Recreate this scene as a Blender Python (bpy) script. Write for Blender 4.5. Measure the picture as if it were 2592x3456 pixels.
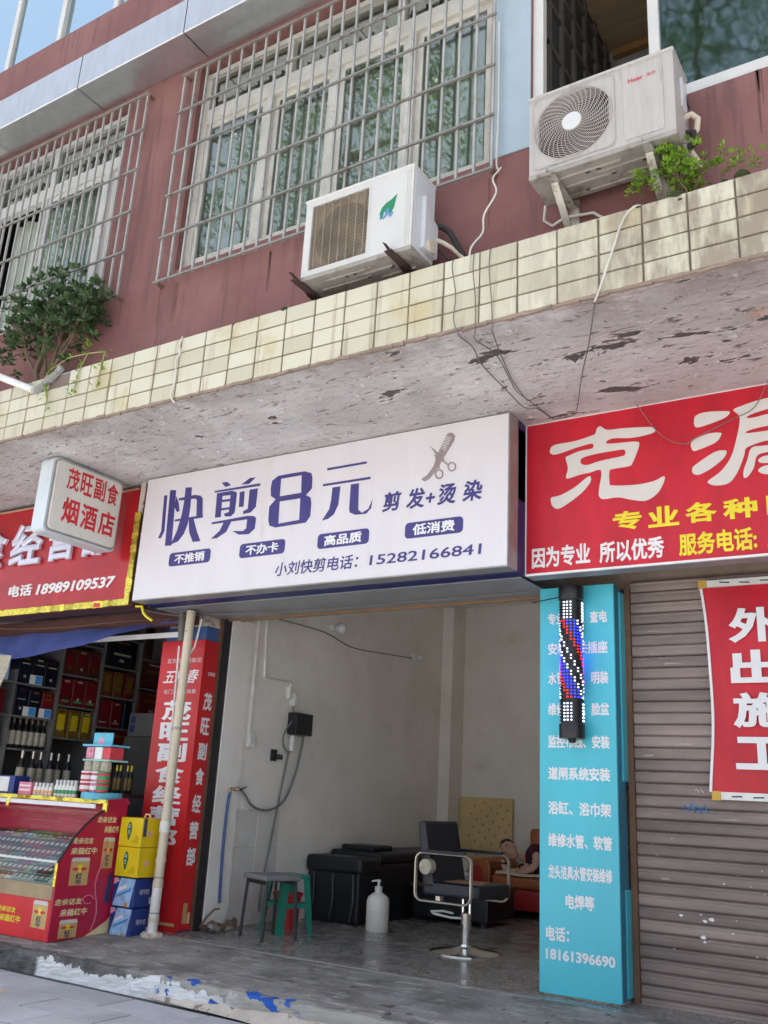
import bpy, bmesh, math, random
from mathutils import Vector, Matrix
random.seed(7)
for o in list(bpy.data.objects): bpy.data.objects.remove(o)
sc = bpy.context.scene
COL = sc.collection
R = math.radians

# ---------------------------------------------------------------- camera
YAW, PITCH, ROLL = R(32.874), R(17.389), R(3.140)
fw = Vector((-math.sin(YAW)*math.cos(PITCH), math.cos(YAW)*math.cos(PITCH), math.sin(PITCH)))
rt = Vector((math.cos(YAW), math.sin(YAW), 0)); up = rt.cross(fw)
r2 = rt*math.cos(ROLL)+up*math.sin(ROLL); u2 = up*math.cos(ROLL)-rt*math.sin(ROLL)
cd = bpy.data.cameras.new('camera'); cam = bpy.data.objects.new('camera', cd); COL.objects.link(cam)
cam.matrix_world = Matrix(((r2.x,u2.x,-fw.x,0),(r2.y,u2.y,-fw.y,0),(r2.z,u2.z,-fw.z,1.05),(0,0,0,1)))
cd.sensor_fit = 'VERTICAL'; cd.sensor_height = 36; cd.lens = 36*3121.5/3456; cd.clip_start = .05; cd.clip_end = 500
sc.camera = cam
# ---------------------------------------------------------------- sky, sun, exposure
w = bpy.data.worlds.new('World'); sc.world = w; w.use_nodes = True
nt = w.node_tree; nt.nodes.clear()
wo = nt.nodes.new('ShaderNodeOutputWorld'); bg = nt.nodes.new('ShaderNodeBackground')
sky = nt.nodes.new('ShaderNodeTexSky'); sky.sky_type = 'NISHITA'; sky.sun_disc = False
SUN_EL, SUN_AZ = R(81), R(-20)       # azimuth measured from +Y towards +X
sky.sun_elevation = SUN_EL; sky.sun_rotation = SUN_AZ; sky.air_density = 1.0; sky.dust_density = 2.5; sky.ozone_density = 1.0
hs = nt.nodes.new('ShaderNodeHueSaturation'); hs.inputs['Saturation'].default_value = .55
nt.links.new(sky.outputs[0], hs.inputs['Color']); nt.links.new(hs.outputs[0], bg.inputs[0]); bg.inputs[1].default_value = .085
nt.links.new(bg.outputs[0], wo.inputs[0])
ld = bpy.data.lights.new('sun', 'SUN'); ld.energy = 5.0; ld.angle = R(.6); ld.color = (1, .95, .87)
sun = bpy.data.objects.new('sun', ld); COL.objects.link(sun)
sd = Vector((math.sin(SUN_AZ)*math.cos(SUN_EL), math.cos(SUN_AZ)*math.cos(SUN_EL), math.sin(SUN_EL)))
sun.rotation_euler = sd.to_track_quat('Z', 'Y').to_euler(); sun.location = (0, -10, 20)
vs = sc.view_settings; vs.view_transform = 'Standard'; vs.look = 'None'; vs.gamma = 1; vs.use_curve_mapping = False
vs.exposure = 2.05
sc.render.engine = 'CYCLES'
cy = sc.cycles; cy.use_denoising = True; cy.max_bounces = 8; cy.diffuse_bounces = 6; cy.glossy_bounces = 3
cy.transparent_max_bounces = 12; cy.transmission_bounces = 4; cy.caustics_reflective = False; cy.caustics_refractive = False
cy.sample_clamp_indirect = 6; cy.use_adaptive_sampling = True; cy.adaptive_threshold = .025

# ---------------------------------------------------------------- materials
MATS = {}
def ramp(nt, fac, a, b, ca, cb):
    m = nt.nodes.new('ShaderNodeMapRange'); m.inputs[1].default_value = a; m.inputs[2].default_value = b; m.interpolation_type = 'SMOOTHSTEP'
    nt.links.new(fac, m.inputs[0]); return mixc(nt, m.outputs[0], ca, cb)
def mixc(nt, fac, a, b, mode='MIX'):
    n = nt.nodes.new('ShaderNodeMix'); n.data_type = 'RGBA'; n.blend_type = mode
    def put(s, v):
        if isinstance(v, (tuple, list)): s.default_value = (*v[:3], 1)
        elif isinstance(v, float): s.default_value = (v, v, v, 1)
        else: nt.links.new(v, s)
    if isinstance(fac, (int, float)): n.inputs[0].default_value = fac
    else: nt.links.new(fac, n.inputs[0])
    put(n.inputs[6], a); put(n.inputs[7], b); return n.outputs[2]
def thr(nt, fac, a, b):
    m = nt.nodes.new('ShaderNodeMapRange'); m.inputs[1].default_value = a; m.inputs[2].default_value = b; m.interpolation_type = 'SMOOTHSTEP'
    nt.links.new(fac, m.inputs[0]); return m.outputs[0]
def math_(nt, op, a, b):
    n = nt.nodes.new('ShaderNodeMath'); n.operation = op
    for i, v in enumerate((a, b)):
        if isinstance(v, (int, float)): n.inputs[i].default_value = v
        else: nt.links.new(v, n.inputs[i])
    return n.outputs[0]
def pos(nt, scale=(1,1,1), off=(0,0,0), obj=False):
    if obj: src = nt.nodes.new('ShaderNodeTexCoord').outputs['Object']
    else: src = nt.nodes.new('ShaderNodeNewGeometry').outputs['Position']
    m = nt.nodes.new('ShaderNodeMapping'); m.inputs['Scale'].default_value = scale; m.inputs['Location'].default_value = off
    nt.links.new(src, m.inputs[0]); return m.outputs[0]
def noise(nt, vec, s, d=6, rough=.6, dist=0):
    n = nt.nodes.new('ShaderNodeTexNoise'); n.inputs['Scale'].default_value = s; n.inputs['Detail'].default_value = d
    n.inputs['Roughness'].default_value = rough; n.inputs['Distortion'].default_value = dist
    nt.links.new(vec, n.inputs['Vector']); return n.outputs[0]
def new(name):
    m = bpy.data.materials.new(name); m.use_nodes = True
    b = m.node_tree.nodes['Principled BSDF']; MATS[name] = m
    return m, m.node_tree, b
def bumpit(nt, b, h, strength=.3, dist=.01):
    n = nt.nodes.new('ShaderNodeBump'); n.inputs['Strength'].default_value = strength; n.inputs['Distance'].default_value = dist
    nt.links.new(h, n.inputs['Height']); nt.links.new(n.outputs[0], b.inputs['Normal'])
def pm(name, col, rough=.6, metal=0., var=.12, vs=5., bump=.15, bs=90., rand=0., spec=.5, stain=None, stretch=(1,1,1), emit=0.):
    m, nt, b = new(name)
    v = pos(nt, stretch); c = None
    if var:
        f = noise(nt, v, vs, 5)
        c = ramp(nt, f, .3, .7, tuple(x*(1-var) for x in col), tuple(min(1, x*(1+var)) for x in col))
    if stain:
        sc_, lo, hi, scol = stain
        f2 = noise(nt, v, sc_, 7, .65)
        c = mixc(nt, thr(nt, f2, lo, hi), c if c is not None else col, scol)
    if rand:
        oi = nt.nodes.new('ShaderNodeObjectInfo')
        h = nt.nodes.new('ShaderNodeHueSaturation')
        mr = nt.nodes.new('ShaderNodeMapRange'); mr.inputs[3].default_value = 1-rand; mr.inputs[4].default_value = 1+rand
        nt.links.new(oi.outputs['Random'], mr.inputs[0]); nt.links.new(mr.outputs[0], h.inputs['Value'])
        if c is None: h.inputs['Color'].default_value = (*col, 1)
        else: nt.links.new(c, h.inputs['Color'])
        c = h.outputs[0]
    if c is None: b.inputs['Base Color'].default_value = (*col, 1)
    else: nt.links.new(c, b.inputs['Base Color'])
    b.inputs['Roughness'].default_value = rough; b.inputs['Metallic'].default_value = metal
    b.inputs['Specular IOR Level'].default_value = spec
    if emit:
        b.inputs['Emission Color'].default_value = (*col, 1); b.inputs['Emission Strength'].default_value = emit
    if bump: bumpit(nt, b, noise(nt, v, bs, 4), bump, .004)
    return m

# painted render: pink, with rain streaks and faint hand-trowelled relief
def m_pink():
    m, nt, b = new('pink_render'); v = pos(nt)
    base = ramp(nt, noise(nt, v, 1.3, 6), .3, .72, (.215, .092, .085), (.285, .134, .124))
    st = noise(nt, pos(nt, (7, 7, .5)), 1.6, 5)
    base = mixc(nt, thr(nt, st, .50, .70), base, (.165, .084, .077))
    base = mixc(nt, thr(nt, noise(nt, v, 5, 8, .7), .62, .75), base, (.28, .165, .145))
    nt.links.new(base, b.inputs['Base Color']); b.inputs['Roughness'].default_value = .85
    h = math_(nt, 'ADD', noise(nt, v, 26, 6), math_(nt, 'MULTIPLY', noise(nt, v, 130, 3), .5))
    bumpit(nt, b, h, .45, .012)
m_pink()
# canopy soffit: old whitewash, peeling to grey and rust-brown concrete
def m_soffit():
    m, nt, b = new('peeling_plaster'); v = pos(nt)
    sx = nt.nodes.new('ShaderNodeSeparateXYZ'); nt.links.new(v, sx.inputs[0])
    base = ramp(nt, noise(nt, v, 1.1, 7, .65), .3, .7, (.56, .535, .53), (.80, .785, .785))
    base = mixc(nt, math_(nt, 'MULTIPLY', thr(nt, noise(nt, pos(nt, (1, 1.6, 1)), 3.3, 8, .72, .6), .5, .66), .6), base, (.66, .575, .53))
    damp = thr(nt, noise(nt, pos(nt, (1, 1.5, 1), (5.1, 2.2, 0)), .75, 6, .6, .4), .46, .66)
    base = mixc(nt, math_(nt, 'MULTIPLY', damp, .55), base, (.43, .385, .37))
    edge = math_(nt, 'MULTIPLY', thr(nt, sx.outputs[1], 4.42, 4.08), thr(nt, noise(nt, pos(nt, (1, .6, 1)), 3.5, 7, .7), .38, .62))
    base = mixc(nt, math_(nt, 'MULTIPLY', edge, .6), base, (.30, .245, .215))
    n2 = noise(nt, pos(nt, (1, 1.9, 1), (3.3, 1.2, 0)), 1.5, 9, .68, .35)
    rust = math_(nt, 'MULTIPLY', thr(nt, n2, .61, .65), thr(nt, sx.outputs[0], -4.2, -1.8))
    base = mixc(nt, rust, base, (.62, .44, .34))
    n3 = noise(nt, pos(nt, (1, 2.6, 1), (7.7, 4.1, 0)), 1.7, 10, .66, .5)
    lim = math_(nt, 'ADD', n3, math_(nt, 'MULTIPLY', thr(nt, sx.outputs[0], -4.5, -.8), .055))
    peel = thr(nt, lim, .635, .648)
    rimz = math_(nt, 'SUBTRACT', thr(nt, lim, .60, .63), peel)
    base = mixc(nt, math_(nt, 'MULTIPLY', rimz, .5), base, (.93, .92, .90))
    base = mixc(nt, peel, base, (.115, .10, .095))
    n4 = noise(nt, pos(nt, (1.2, 3.2, 1), (1.7, 9.1, 0)), 7.5, 9, .72, .5)
    chip = thr(nt, n4, .60, .62)
    base = mixc(nt, chip, base, (.22, .18, .165))
    n5 = noise(nt, pos(nt, (1., 3.2, 1)), 13, 9, .76, .8)
    base = mixc(nt, math_(nt, 'MULTIPLY', thr(nt, n5, .56, .66), .6), base, (.33, .265, .245))
    nt.links.new(base, b.inputs['Base Color']); b.inputs['Roughness'].default_value = .9
    h = math_(nt, 'ADD', noise(nt, pos(nt, (1, 2.2, 1)), 9, 9, .78, .5), math_(nt, 'MULTIPLY', peel, -.5))
    h = math_(nt, 'ADD', h, math_(nt, 'MULTIPLY', chip, -.3)); h = math_(nt, 'ADD', h, math_(nt, 'MULTIPLY', thr(nt, n5, .58, .7), -.15))
    bumpit(nt, b, h, .8, .03)
m_soffit()
def m_tile():
    m, nt, b = new('cream_tile'); v = pos(nt)
    oi = nt.nodes.new('ShaderNodeObjectInfo')
    base = ramp(nt, oi.outputs['Random'], 0., 1., (.53, .495, .36), (.64, .61, .475))
    base = mixc(nt, thr(nt, noise(nt, v, 2.2, 7), .5, .75), base, (.52, .43, .24))
    base = mixc(nt, math_(nt, 'MULTIPLY', thr(nt, noise(nt, pos(nt, (9, 9, .8)), 2.0, 6), .53, .72), .75), base, (.38, .31, .20))
    # sooty patch towards one end of the band (dirt, in world place)
    sx = nt.nodes.new('ShaderNodeSeparateXYZ'); nt.links.new(v, sx.inputs[0])
    near = thr(nt, sx.outputs[0], -2.3, -.9)
    d = math_(nt, 'MULTIPLY', near, thr(nt, noise(nt, pos(nt, (5, 5, 1.3)), 2.2, 7, .7), .36, .60))
    base = mixc(nt, math_(nt, 'MULTIPLY', d, .85), base, (.27, .215, .165))
    nt.links.new(base, b.inputs['Base Color']); b.inputs['Roughness'].default_value = .32
    bumpit(nt, b, noise(nt, v, 14, 3), .12, .01)
m_tile()
def m_kerb():
    m, nt, b = new('kerb_paint'); v = pos(nt)
    base = ramp(nt, noise(nt, v, 9, 8, .7), .3, .7, (.075, .072, .068), (.20, .19, .175))
    sx = nt.nodes.new('ShaderNodeSeparateXYZ'); nt.links.new(v, sx.inputs[0])
    right = thr(nt, sx.outputs[0], -5.62, -5.57)
    base = mixc(nt, thr(nt, math_(nt, 'ADD', sx.outputs[0], math_(nt, 'MULTIPLY', noise(nt, v, 6, 6), 1.2)), -4.3, -3.7), base, (.42, .40, .36))
    low = math_(nt, 'ADD', noise(nt, v, 5.5, 8, .65, .4), math_(nt, 'MULTIPLY', math_(nt, 'ADD', sx.outputs[2], .11), -3.2))
    fade = math_(nt, 'MULTIPLY', right, thr(nt, sx.outputs[0], -3.75, -4.1))
    paint = math_(nt, 'MULTIPLY', fade, thr(nt, low, .41, .435))
    base = mixc(nt, paint, base, (.88, .88, .87))
    bl = math_(nt, 'MULTIPLY', thr(nt, noise(nt, pos(nt, (1.2, 1, 2), (2.2, 0, 5)), 5, 5, .6, .3), .575, .60), math_(nt, 'MULTIPLY', thr(nt, sx.outputs[0], -4.50, -4.44), thr(nt, sx.outputs[0], -3.3, -3.5)))
    bl = math_(nt, 'MULTIPLY', bl, thr(nt, sx.outputs[2], -.152, -.14))
    base = mixc(nt, bl, base, (.02, .12, .52))
    rd = math_(nt, 'MULTIPLY', thr(nt, noise(nt, pos(nt, (1, 1, 1), (9.2, 3, 1)), 6, 4, .6, .2), .68, .70), math_(nt, 'MULTIPLY', right, thr(nt, sx.outputs[0], -4.7, -4.8)))
    rd = math_(nt, 'MULTIPLY', rd, thr(nt, sx.outputs[2], -.085, -.075))
    base = mixc(nt, rd, base, (.62, .05, .11))
    nt.links.new(base, b.inputs['Base Color']); b.inputs['Roughness'].default_value = .85
    bumpit(nt, b, math_(nt, 'ADD', noise(nt, v, 18, 8, .7), math_(nt, 'MULTIPLY', paint, .12)), .7, .02)
m_kerb()
def m_floor():
    m, nt, b = new('worn_concrete'); v = pos(nt)
    base = ramp(nt, noise(nt, v, 2.2, 8, .65), .32, .7, (.15, .142, .132), (.36, .345, .325))
    base = mixc(nt, thr(nt, noise(nt, pos(nt, (1, 3, 1)), 4, 8, .7), .5, .68), base, (.48, .46, .43))
    base = mixc(nt, thr(nt, noise(nt, v, 7, 6, .6), .62, .68), base, (.085, .08, .075))
    nt.links.new(base, b.inputs['Base Color'])
    base = mixc(nt, math_(nt, 'MULTIPLY', thr(nt, noise(nt, v, 55, 4, .7), .52, .66), .5), base, (.10, .095, .09))
    nt.links.new(base, b.inputs['Base Color'])
    nt.links.new(ramp(nt, noise(nt, v, 3, 5), .3, .7, (.78,)*3, (.95,)*3), b.inputs['Roughness'])
    bumpit(nt, b, noise(nt, v, 30, 7, .7), .35, .01)
    m, nt, b = new('terrazzo'); v = pos(nt)
    vo = nt.nodes.new('ShaderNodeTexVoronoi'); vo.inputs['Scale'].default_value = 85; nt.links.new(v, vo.inputs['Vector'])
    sxx = nt.nodes.new('ShaderNodeSeparateColor'); nt.links.new(vo.outputs['Color'], sxx.inputs[0])
    chip = ramp(nt, sxx.outputs[0], .2, .95, (.17, .16, .15), (.46, .44, .41))
    base = mixc(nt, thr(nt, noise(nt, v, 1.6, 7), .35, .7), chip, (.24, .23, .22))
    nt.links.new(base, b.inputs['Base Color'])
    nt.links.new(ramp(nt, noise(nt, v, 4, 6), .35, .7, (.16,)*3, (.42,)*3), b.inputs['Roughness'])
    bumpit(nt, b, noise(nt, v, 60, 5), .06, .004)
m_floor()
def m_wallw():
    m, nt, b = new('whitewash'); v = pos(nt)
    base = ramp(nt, noise(nt, v, 1.2, 6), .3, .7, (.74, .705, .645), (.85, .82, .77))
    base = mixc(nt, math_(nt, 'MULTIPLY', thr(nt, noise(nt, v, 3.1, 8, .7), .54, .72), .28), base, (.50, .43, .35))
    base = mixc(nt, math_(nt, 'MULTIPLY', thr(nt, noise(nt, v, 11, 5, .7), .70, .75), .6), base, (.28, .25, .23))
    nt.links.new(base, b.inputs['Base Color']); b.inputs['Roughness'].default_value = .9
    bumpit(nt, b, noise(nt, v, 22, 6), .3, .008)
m_wallw()
def m_glass(name, tint, refl, rough=.02, gcol=(.88, .95, 1), extra=.45):
    m, nt, b = new(name); nt.nodes.remove(b); out = nt.nodes['Material Output']
    tr = nt.nodes.new('ShaderNodeBsdfTransparent'); tr.inputs[0].default_value = (*tint, 1)
    gl = nt.nodes.new('ShaderNodeBsdfGlossy'); gl.inputs['Roughness'].default_value = rough; gl.inputs[0].default_value = (*gcol, 1)
    lw = nt.nodes.new('ShaderNodeLayerWeight'); lw.inputs[0].default_value = .35
    mr = nt.nodes.new('ShaderNodeMapRange'); mr.inputs[3].default_value = refl; mr.inputs[4].default_value = min(1, refl+extra)
    nt.links.new(lw.outputs['Fresnel'], mr.inputs[0])
    mx = nt.nodes.new('ShaderNodeMixShader'); nt.links.new(mr.outputs[0], mx.inputs[0])
    nt.links.new(tr.outputs[0], mx.inputs[1]); nt.links.new(gl.outputs[0], mx.inputs[2]); nt.links.new(mx.outputs[0], out.inputs[0])
    bp = nt.nodes.new('ShaderNodeBump'); bp.inputs['Strength'].default_value = .06; bp.inputs['Distance'].default_value = .02
    nt.links.new(noise(nt, pos(nt), 3, 2), bp.inputs['Height']); nt.links.new(bp.outputs[0], gl.inputs['Normal'])
m_glass('window_glass', (.80, .84, .78), .09, .02, (.92, .94, .92)); m_glass('blue_glass', (.25, .42, .55), .60, .02, (.70, .90, 1.)); m_glass('balcony_glass', (.34, .42, .42), .22, .04, (.6, .75, .78)); m_glass('clear_plastic', (.92, .94, .94), .06, .05)
m_glass('case_glass', (.93, .97, .96), .0, extra=.10)
def m_curtain(name, a, c):
    m, nt, b = new(name); v = pos(nt, (1, 1, .12))
    base = ramp(nt, noise(nt, v, 12, 3), .3, .7, a, c); nt.links.new(base, b.inputs['Base Color']); b.inputs['Roughness'].default_value = .9
m_curtain('green_curtain', (.36, .41, .33), (.64, .68, .58)); m_curtain('net_curtain', (.42, .50, .46), (.62, .66, .62))

P_ = dict(
 old_white_frame=dict(col=(.62,.595,.53), rough=.5, stain=(11,.60,.72,(.40,.32,.24))),
 new_white_frame=dict(col=(.66,.65,.62), rough=.4, var=.05),
 alu_panel=dict(col=(.60,.61,.63), rough=.34, metal=.9, var=.05, bump=.03, stain=(2.5,.66,.85,(.46,.45,.43)), stretch=(3,3,.7)),
 alu_gap=dict(col=(.03,.03,.03), rough=.9),
 pale_panel=dict(col=(.37,.46,.51), rough=.55, var=.05, bump=.03),
 grille_steel=dict(col=(.27,.26,.24), rough=.5, metal=.3, stain=(14,.56,.68,(.17,.12,.085))),
 bar_steel=dict(col=(.42,.41,.385), rough=.45, metal=.3, stain=(14,.60,.70,(.26,.20,.15))), grout=dict(col=(.21,.165,.135), rough=.95, bump=.3), brown_edge=dict(col=(.30,.225,.18), rough=.95, bump=.5, bs=50),
 drip_stain=dict(col=(.15,.072,.062), rough=.9), grey_concrete=dict(col=(.30,.29,.275), rough=.95, bump=.5, bs=40),
 dark_void=dict(col=(.04,.038,.036), rough=.9), dark_frame=dict(col=(.10,.085,.07), rough=.6),
 brown_board=dict(col=(.34,.235,.145), rough=.7, vs=3, stretch=(1,6,1)),
 white_face=dict(col=(.73,.70,.73), rough=.30, var=.025, vs=2, bump=.02, bs=5, stain=(2.2,.60,.82,(.61,.57,.57)), stretch=(2.5,2.5,.55)), navy=dict(col=(.055,.045,.21), rough=.4, var=.08),
 grey_rim=dict(col=(.36,.355,.35), rough=.4, metal=.4), dark_metal=dict(col=(.05,.05,.055), rough=.4, metal=.5),
 blue_box=dict(col=(.016,.022,.12), rough=.45), under_panel=dict(col=(.30,.31,.32), rough=.45, metal=.2, stain=(5,.6,.75,(.2,.2,.2))),
 logo_brown=dict(col=(.33,.265,.275), rough=.4, var=.15), orange_strip=dict(col=(.27,.14,.05), rough=.6),
 sign_red=dict(col=(.56,.018,.035), rough=.4, var=.13, vs=2.5, bump=.16, bs=7, spec=.4, stain=(3,.60,.85,(.40,.03,.04)), stretch=(2,2,.6)), letter_cream=dict(col=(.72,.68,.64), rough=.5, var=.03),
 letter_white=dict(col=(.82,.81,.82), rough=.45, var=.03), letter_yellow=dict(col=(.86,.70,.03), rough=.45, var=.05), letter_red=dict(col=(.58,.02,.03), rough=.5),
 gold_foil=dict(col=(.80,.62,.10), rough=.22, metal=.75, var=.35, vs=30, bump=.5, bs=40, stretch=(1,1,3)), kiosk_red=dict(col=(.42,.016,.02), rough=.22, var=.12, bump=.05, bs=10),
 chrome_letter=dict(col=(.72,.73,.86), rough=.22, metal=.25, var=.04), letter_side=dict(col=(.75,.55,.35), rough=.3, metal=.6),
 lightbox_face=dict(col=(.70,.685,.63), rough=.4, var=.03, stain=(6,.63,.8,(.55,.52,.46))), lightbox_side=dict(col=(.62,.68,.72), rough=.4, var=.06),
 teal=dict(col=(.075,.54,.66), rough=.33, var=.06, vs=1.5, bump=.14, bs=5, stain=(3,.60,.85,(.09,.43,.52)), stretch=(2.2,2.2,.5)), teal_dark=dict(col=(.035,.20,.31), rough=.5),
 cream_stone=dict(col=(.62,.54,.46), rough=.9, bump=.4, bs=30, stain=(12,.55,.62,(.25,.2,.16))), wall_blue=dict(col=(.06,.13,.33), rough=.7),
 poster_red=dict(col=(.60,.02,.025), rough=.35, var=.1, vs=2, bump=.04, bs=10), poster_edge=dict(col=(.62,.42,.18), rough=.5),
 shutter_brown=dict(col=(.25,.195,.172), rough=.55, metal=.15, var=.24, vs=2.2, rand=.2, stain=(9,.64,.74,(.37,.33,.30)), stretch=(.5,1,2.5), bump=.15), rust=dict(col=(.17,.095,.06), rough=.9, bump=.5),
 dark_rust=dict(col=(.055,.028,.022), rough=.8, bump=.4, stain=(20,.6,.7,(.14,.08,.06))), galv=dict(col=(.48,.46,.41), rough=.5, metal=.3, stain=(12,.5,.65,(.26,.19,.12))),
 ac_white=dict(col=(.62,.61,.585), rough=.38, var=.03, stain=(5,.62,.8,(.52,.49,.42))), ac_side=dict(col=(.62,.63,.65), rough=.4, var=.03),
 ac_grey=dict(col=(.47,.44,.41), rough=.45, var=.05, stain=(6,.55,.75,(.38,.34,.30)), stretch=(6,6,.7)), ac_under=dict(col=(.38,.35,.31), rough=.5, metal=.3, stain=(8,.5,.68,(.22,.18,.14))),
 mesh_beige=dict(col=(.33,.27,.205), rough=.7, var=.2), mesh_dark=dict(col=(.022,.018,.015), rough=.85), fan_rib=dict(col=(.50,.45,.41), rough=.5),
 fan_blade=dict(col=(.028,.028,.04), rough=.5), hub_white=dict(col=(.66,.66,.65), rough=.35, var=.02), logo_green=dict(col=(.015,.22,.10), rough=.4), logo_blue=dict(col=(.12,.30,.55), rough=.4), logo_red=dict(col=(.62,.05,.07), rough=.4),
 black_rubber=dict(col=(.018,.018,.018), rough=.6), hose_cream=dict(col=(.60,.53,.42), rough=.6), cable_white=dict(col=(.62,.60,.54), rough=.5), cable_dark=dict(col=(.17,.155,.145), rough=.7),
 pvc=dict(col=(.62,.54,.40), rough=.45, var=.1, vs=3, stain=(7,.6,.75,(.50,.42,.30))), pvc_white=dict(col=(.76,.74,.70), rough=.4), iron_grey=dict(col=(.17,.165,.155), rough=.8, bump=.5, bs=40),
 tarp_blue=dict(col=(.15,.20,.58), rough=.55, var=.15, vs=3), white_bar=dict(col=(.74,.73,.70), rough=.5),
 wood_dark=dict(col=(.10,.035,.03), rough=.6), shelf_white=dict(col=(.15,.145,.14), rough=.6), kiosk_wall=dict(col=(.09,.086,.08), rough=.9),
 beige_board=dict(col=(.40,.30,.17), rough=.6, var=.12), counter_red=dict(col=(.50,.015,.055), rough=.35, var=.08, bump=.12, bs=9), bright_red=dict(col=(.72,.025,.03), rough=.3, var=.1),
 can_gold=dict(col=(.62,.42,.17), rough=.4, metal=.1), can_navy=dict(col=(.04,.045,.11), rough=.4), can_top=dict(col=(.66,.64,.62), rough=.4), poster_pink=dict(col=(.66,.20,.28), rough=.4),
 print_cream=dict(col=(.80,.66,.36), rough=.45), box_yellow=dict(col=(.76,.55,.008), rough=.42, var=.05, bump=.05, bs=14), print_dkgreen=dict(col=(.02,.13,.05), rough=.5), print_brown=dict(col=(.62,.44,.008), rough=.5),
 box_blue=dict(col=(.02,.045,.22), rough=.42, var=.1), box_ltblue=dict(col=(.34,.55,.80), rough=.42, var=.2, vs=20), box_sky=dict(col=(.07,.30,.68), rough=.42), box_orange=dict(col=(.62,.27,.05), rough=.5), box_pink=dict(col=(.70,.35,.50), rough=.5),
 stool_seat=dict(col=(.20,.20,.205), rough=.6), stool_leg=dict(col=(.03,.032,.036), rough=.45, metal=.3), green_plastic=dict(col=(.014,.22,.15), rough=.4, var=.05, bump=.02), red_plastic=dict(col=(.55,.025,.03), rough=.4),
 black_leather=dict(col=(.009,.010,.013), rough=.4, var=.2, bump=.2, bs=18), navy_leather=dict(col=(.010,.012,.020), rough=.38, bump=.08, bs=60), tan_reflection=dict(col=(.42,.22,.12), rough=.5),
 chrome=dict(col=(.72,.71,.69), rough=.12, metal=1., var=0, bump=0), satin_metal=dict(col=(.50,.47,.41), rough=.28, metal=.85, var=.05), bottle_white=dict(col=(.78,.76,.70), rough=.35, var=.04),
 orange_leather=dict(col=(.44,.125,.035), rough=.38, var=.15, bump=.1, bs=30), red_leather=dict(col=(.44,.03,.028), rough=.38, var=.1), blanket=dict(col=(.58,.50,.38), rough=.9),
 skin=dict(col=(.58,.36,.26), rough=.55, var=.06, bump=.04), hair=dict(col=(.012,.010,.010), rough=.6), maroon=dict(col=(.060,.008,.022), rough=.85), dark_cloth=dict(col=(.03,.03,.04), rough=.85), lip=dict(col=(.33,.13,.11), rough=.5), eye_line=dict(col=(.06,.035,.03), rough=.6),
 headboard=dict(col=(.66,.50,.24), rough=0.55, var=0.06), motif=dict(col=(.30,.155,.07), rough=.6), plastic_bag=dict(col=(.60,.60,.60), rough=.3), black_plastic=dict(col=(.014,.014,.017), rough=.35), hose_blue=dict(col=(.045,.10,.26), rough=.5), hose_grey=dict(col=(.16,.17,.17), rough=.5), brass=dict(col=(.42,.33,.2), rough=.35, metal=.8),
 bulb=dict(col=(.72,.74,.78), rough=.25, var=0, bump=0), white_tile=dict(col=(.66,.645,.61), rough=.28, var=.06, bump=.02), wood_stub=dict(col=(.13,.07,.05), rough=.8),
 paving=dict(col=(.46,.47,.50), rough=.75, var=.14, vs=2.5, rand=.09, bump=.25, bs=70, stain=(5,.6,.8,(.35,.355,.37))), joint=dict(col=(.07,.07,.068), rough=.95), asphalt=dict(col=(.24,.24,.24), rough=0.9),
 leaf=dict(col=(.07,.125,.05), rough=.4, var=.5, vs=9, bump=0), leaf_lime=dict(col=(.20,.34,.03), rough=.45, var=.35, vs=14, bump=0), stem=dict(col=(.17,.115,.075), rough=.85, bump=.4), leaf_tree=dict(col=(.055,.105,.03), rough=.5, var=.4, vs=1.5, bump=0), bark=dict(col=(.12,.09,.07), rough=.9, bump=.6, bs=20), vine_stem=dict(col=(.35,.32,.12), rough=.7),
 moss=dict(col=(.035,.045,.015), rough=.95, bump=.6), paper=dict(col=(.76,.75,.72), rough=.7), paper_yellow=dict(col=(.60,.36,.06), rough=.6), litter=dict(col=(.72,.5,.3), rough=.7),
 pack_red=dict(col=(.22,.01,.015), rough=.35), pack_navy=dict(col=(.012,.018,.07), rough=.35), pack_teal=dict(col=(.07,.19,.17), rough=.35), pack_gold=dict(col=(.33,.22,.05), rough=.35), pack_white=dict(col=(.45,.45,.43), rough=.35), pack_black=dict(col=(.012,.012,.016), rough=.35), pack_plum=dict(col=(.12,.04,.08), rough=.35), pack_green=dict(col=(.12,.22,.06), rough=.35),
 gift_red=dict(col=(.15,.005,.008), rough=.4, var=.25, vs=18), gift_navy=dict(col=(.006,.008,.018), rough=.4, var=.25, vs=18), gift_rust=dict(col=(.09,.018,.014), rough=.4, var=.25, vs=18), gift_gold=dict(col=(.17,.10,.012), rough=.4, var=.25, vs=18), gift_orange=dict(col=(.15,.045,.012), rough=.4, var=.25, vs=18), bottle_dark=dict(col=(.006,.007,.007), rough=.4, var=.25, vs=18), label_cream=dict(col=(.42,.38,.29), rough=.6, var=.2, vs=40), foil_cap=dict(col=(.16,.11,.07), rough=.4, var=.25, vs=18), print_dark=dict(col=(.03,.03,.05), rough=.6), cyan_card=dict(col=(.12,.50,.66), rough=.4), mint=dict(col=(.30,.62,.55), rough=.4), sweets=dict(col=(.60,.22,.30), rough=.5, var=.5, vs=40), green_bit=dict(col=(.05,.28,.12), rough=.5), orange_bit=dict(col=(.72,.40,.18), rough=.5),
)
for k, v in P_.items(): pm(k, **v)
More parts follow.
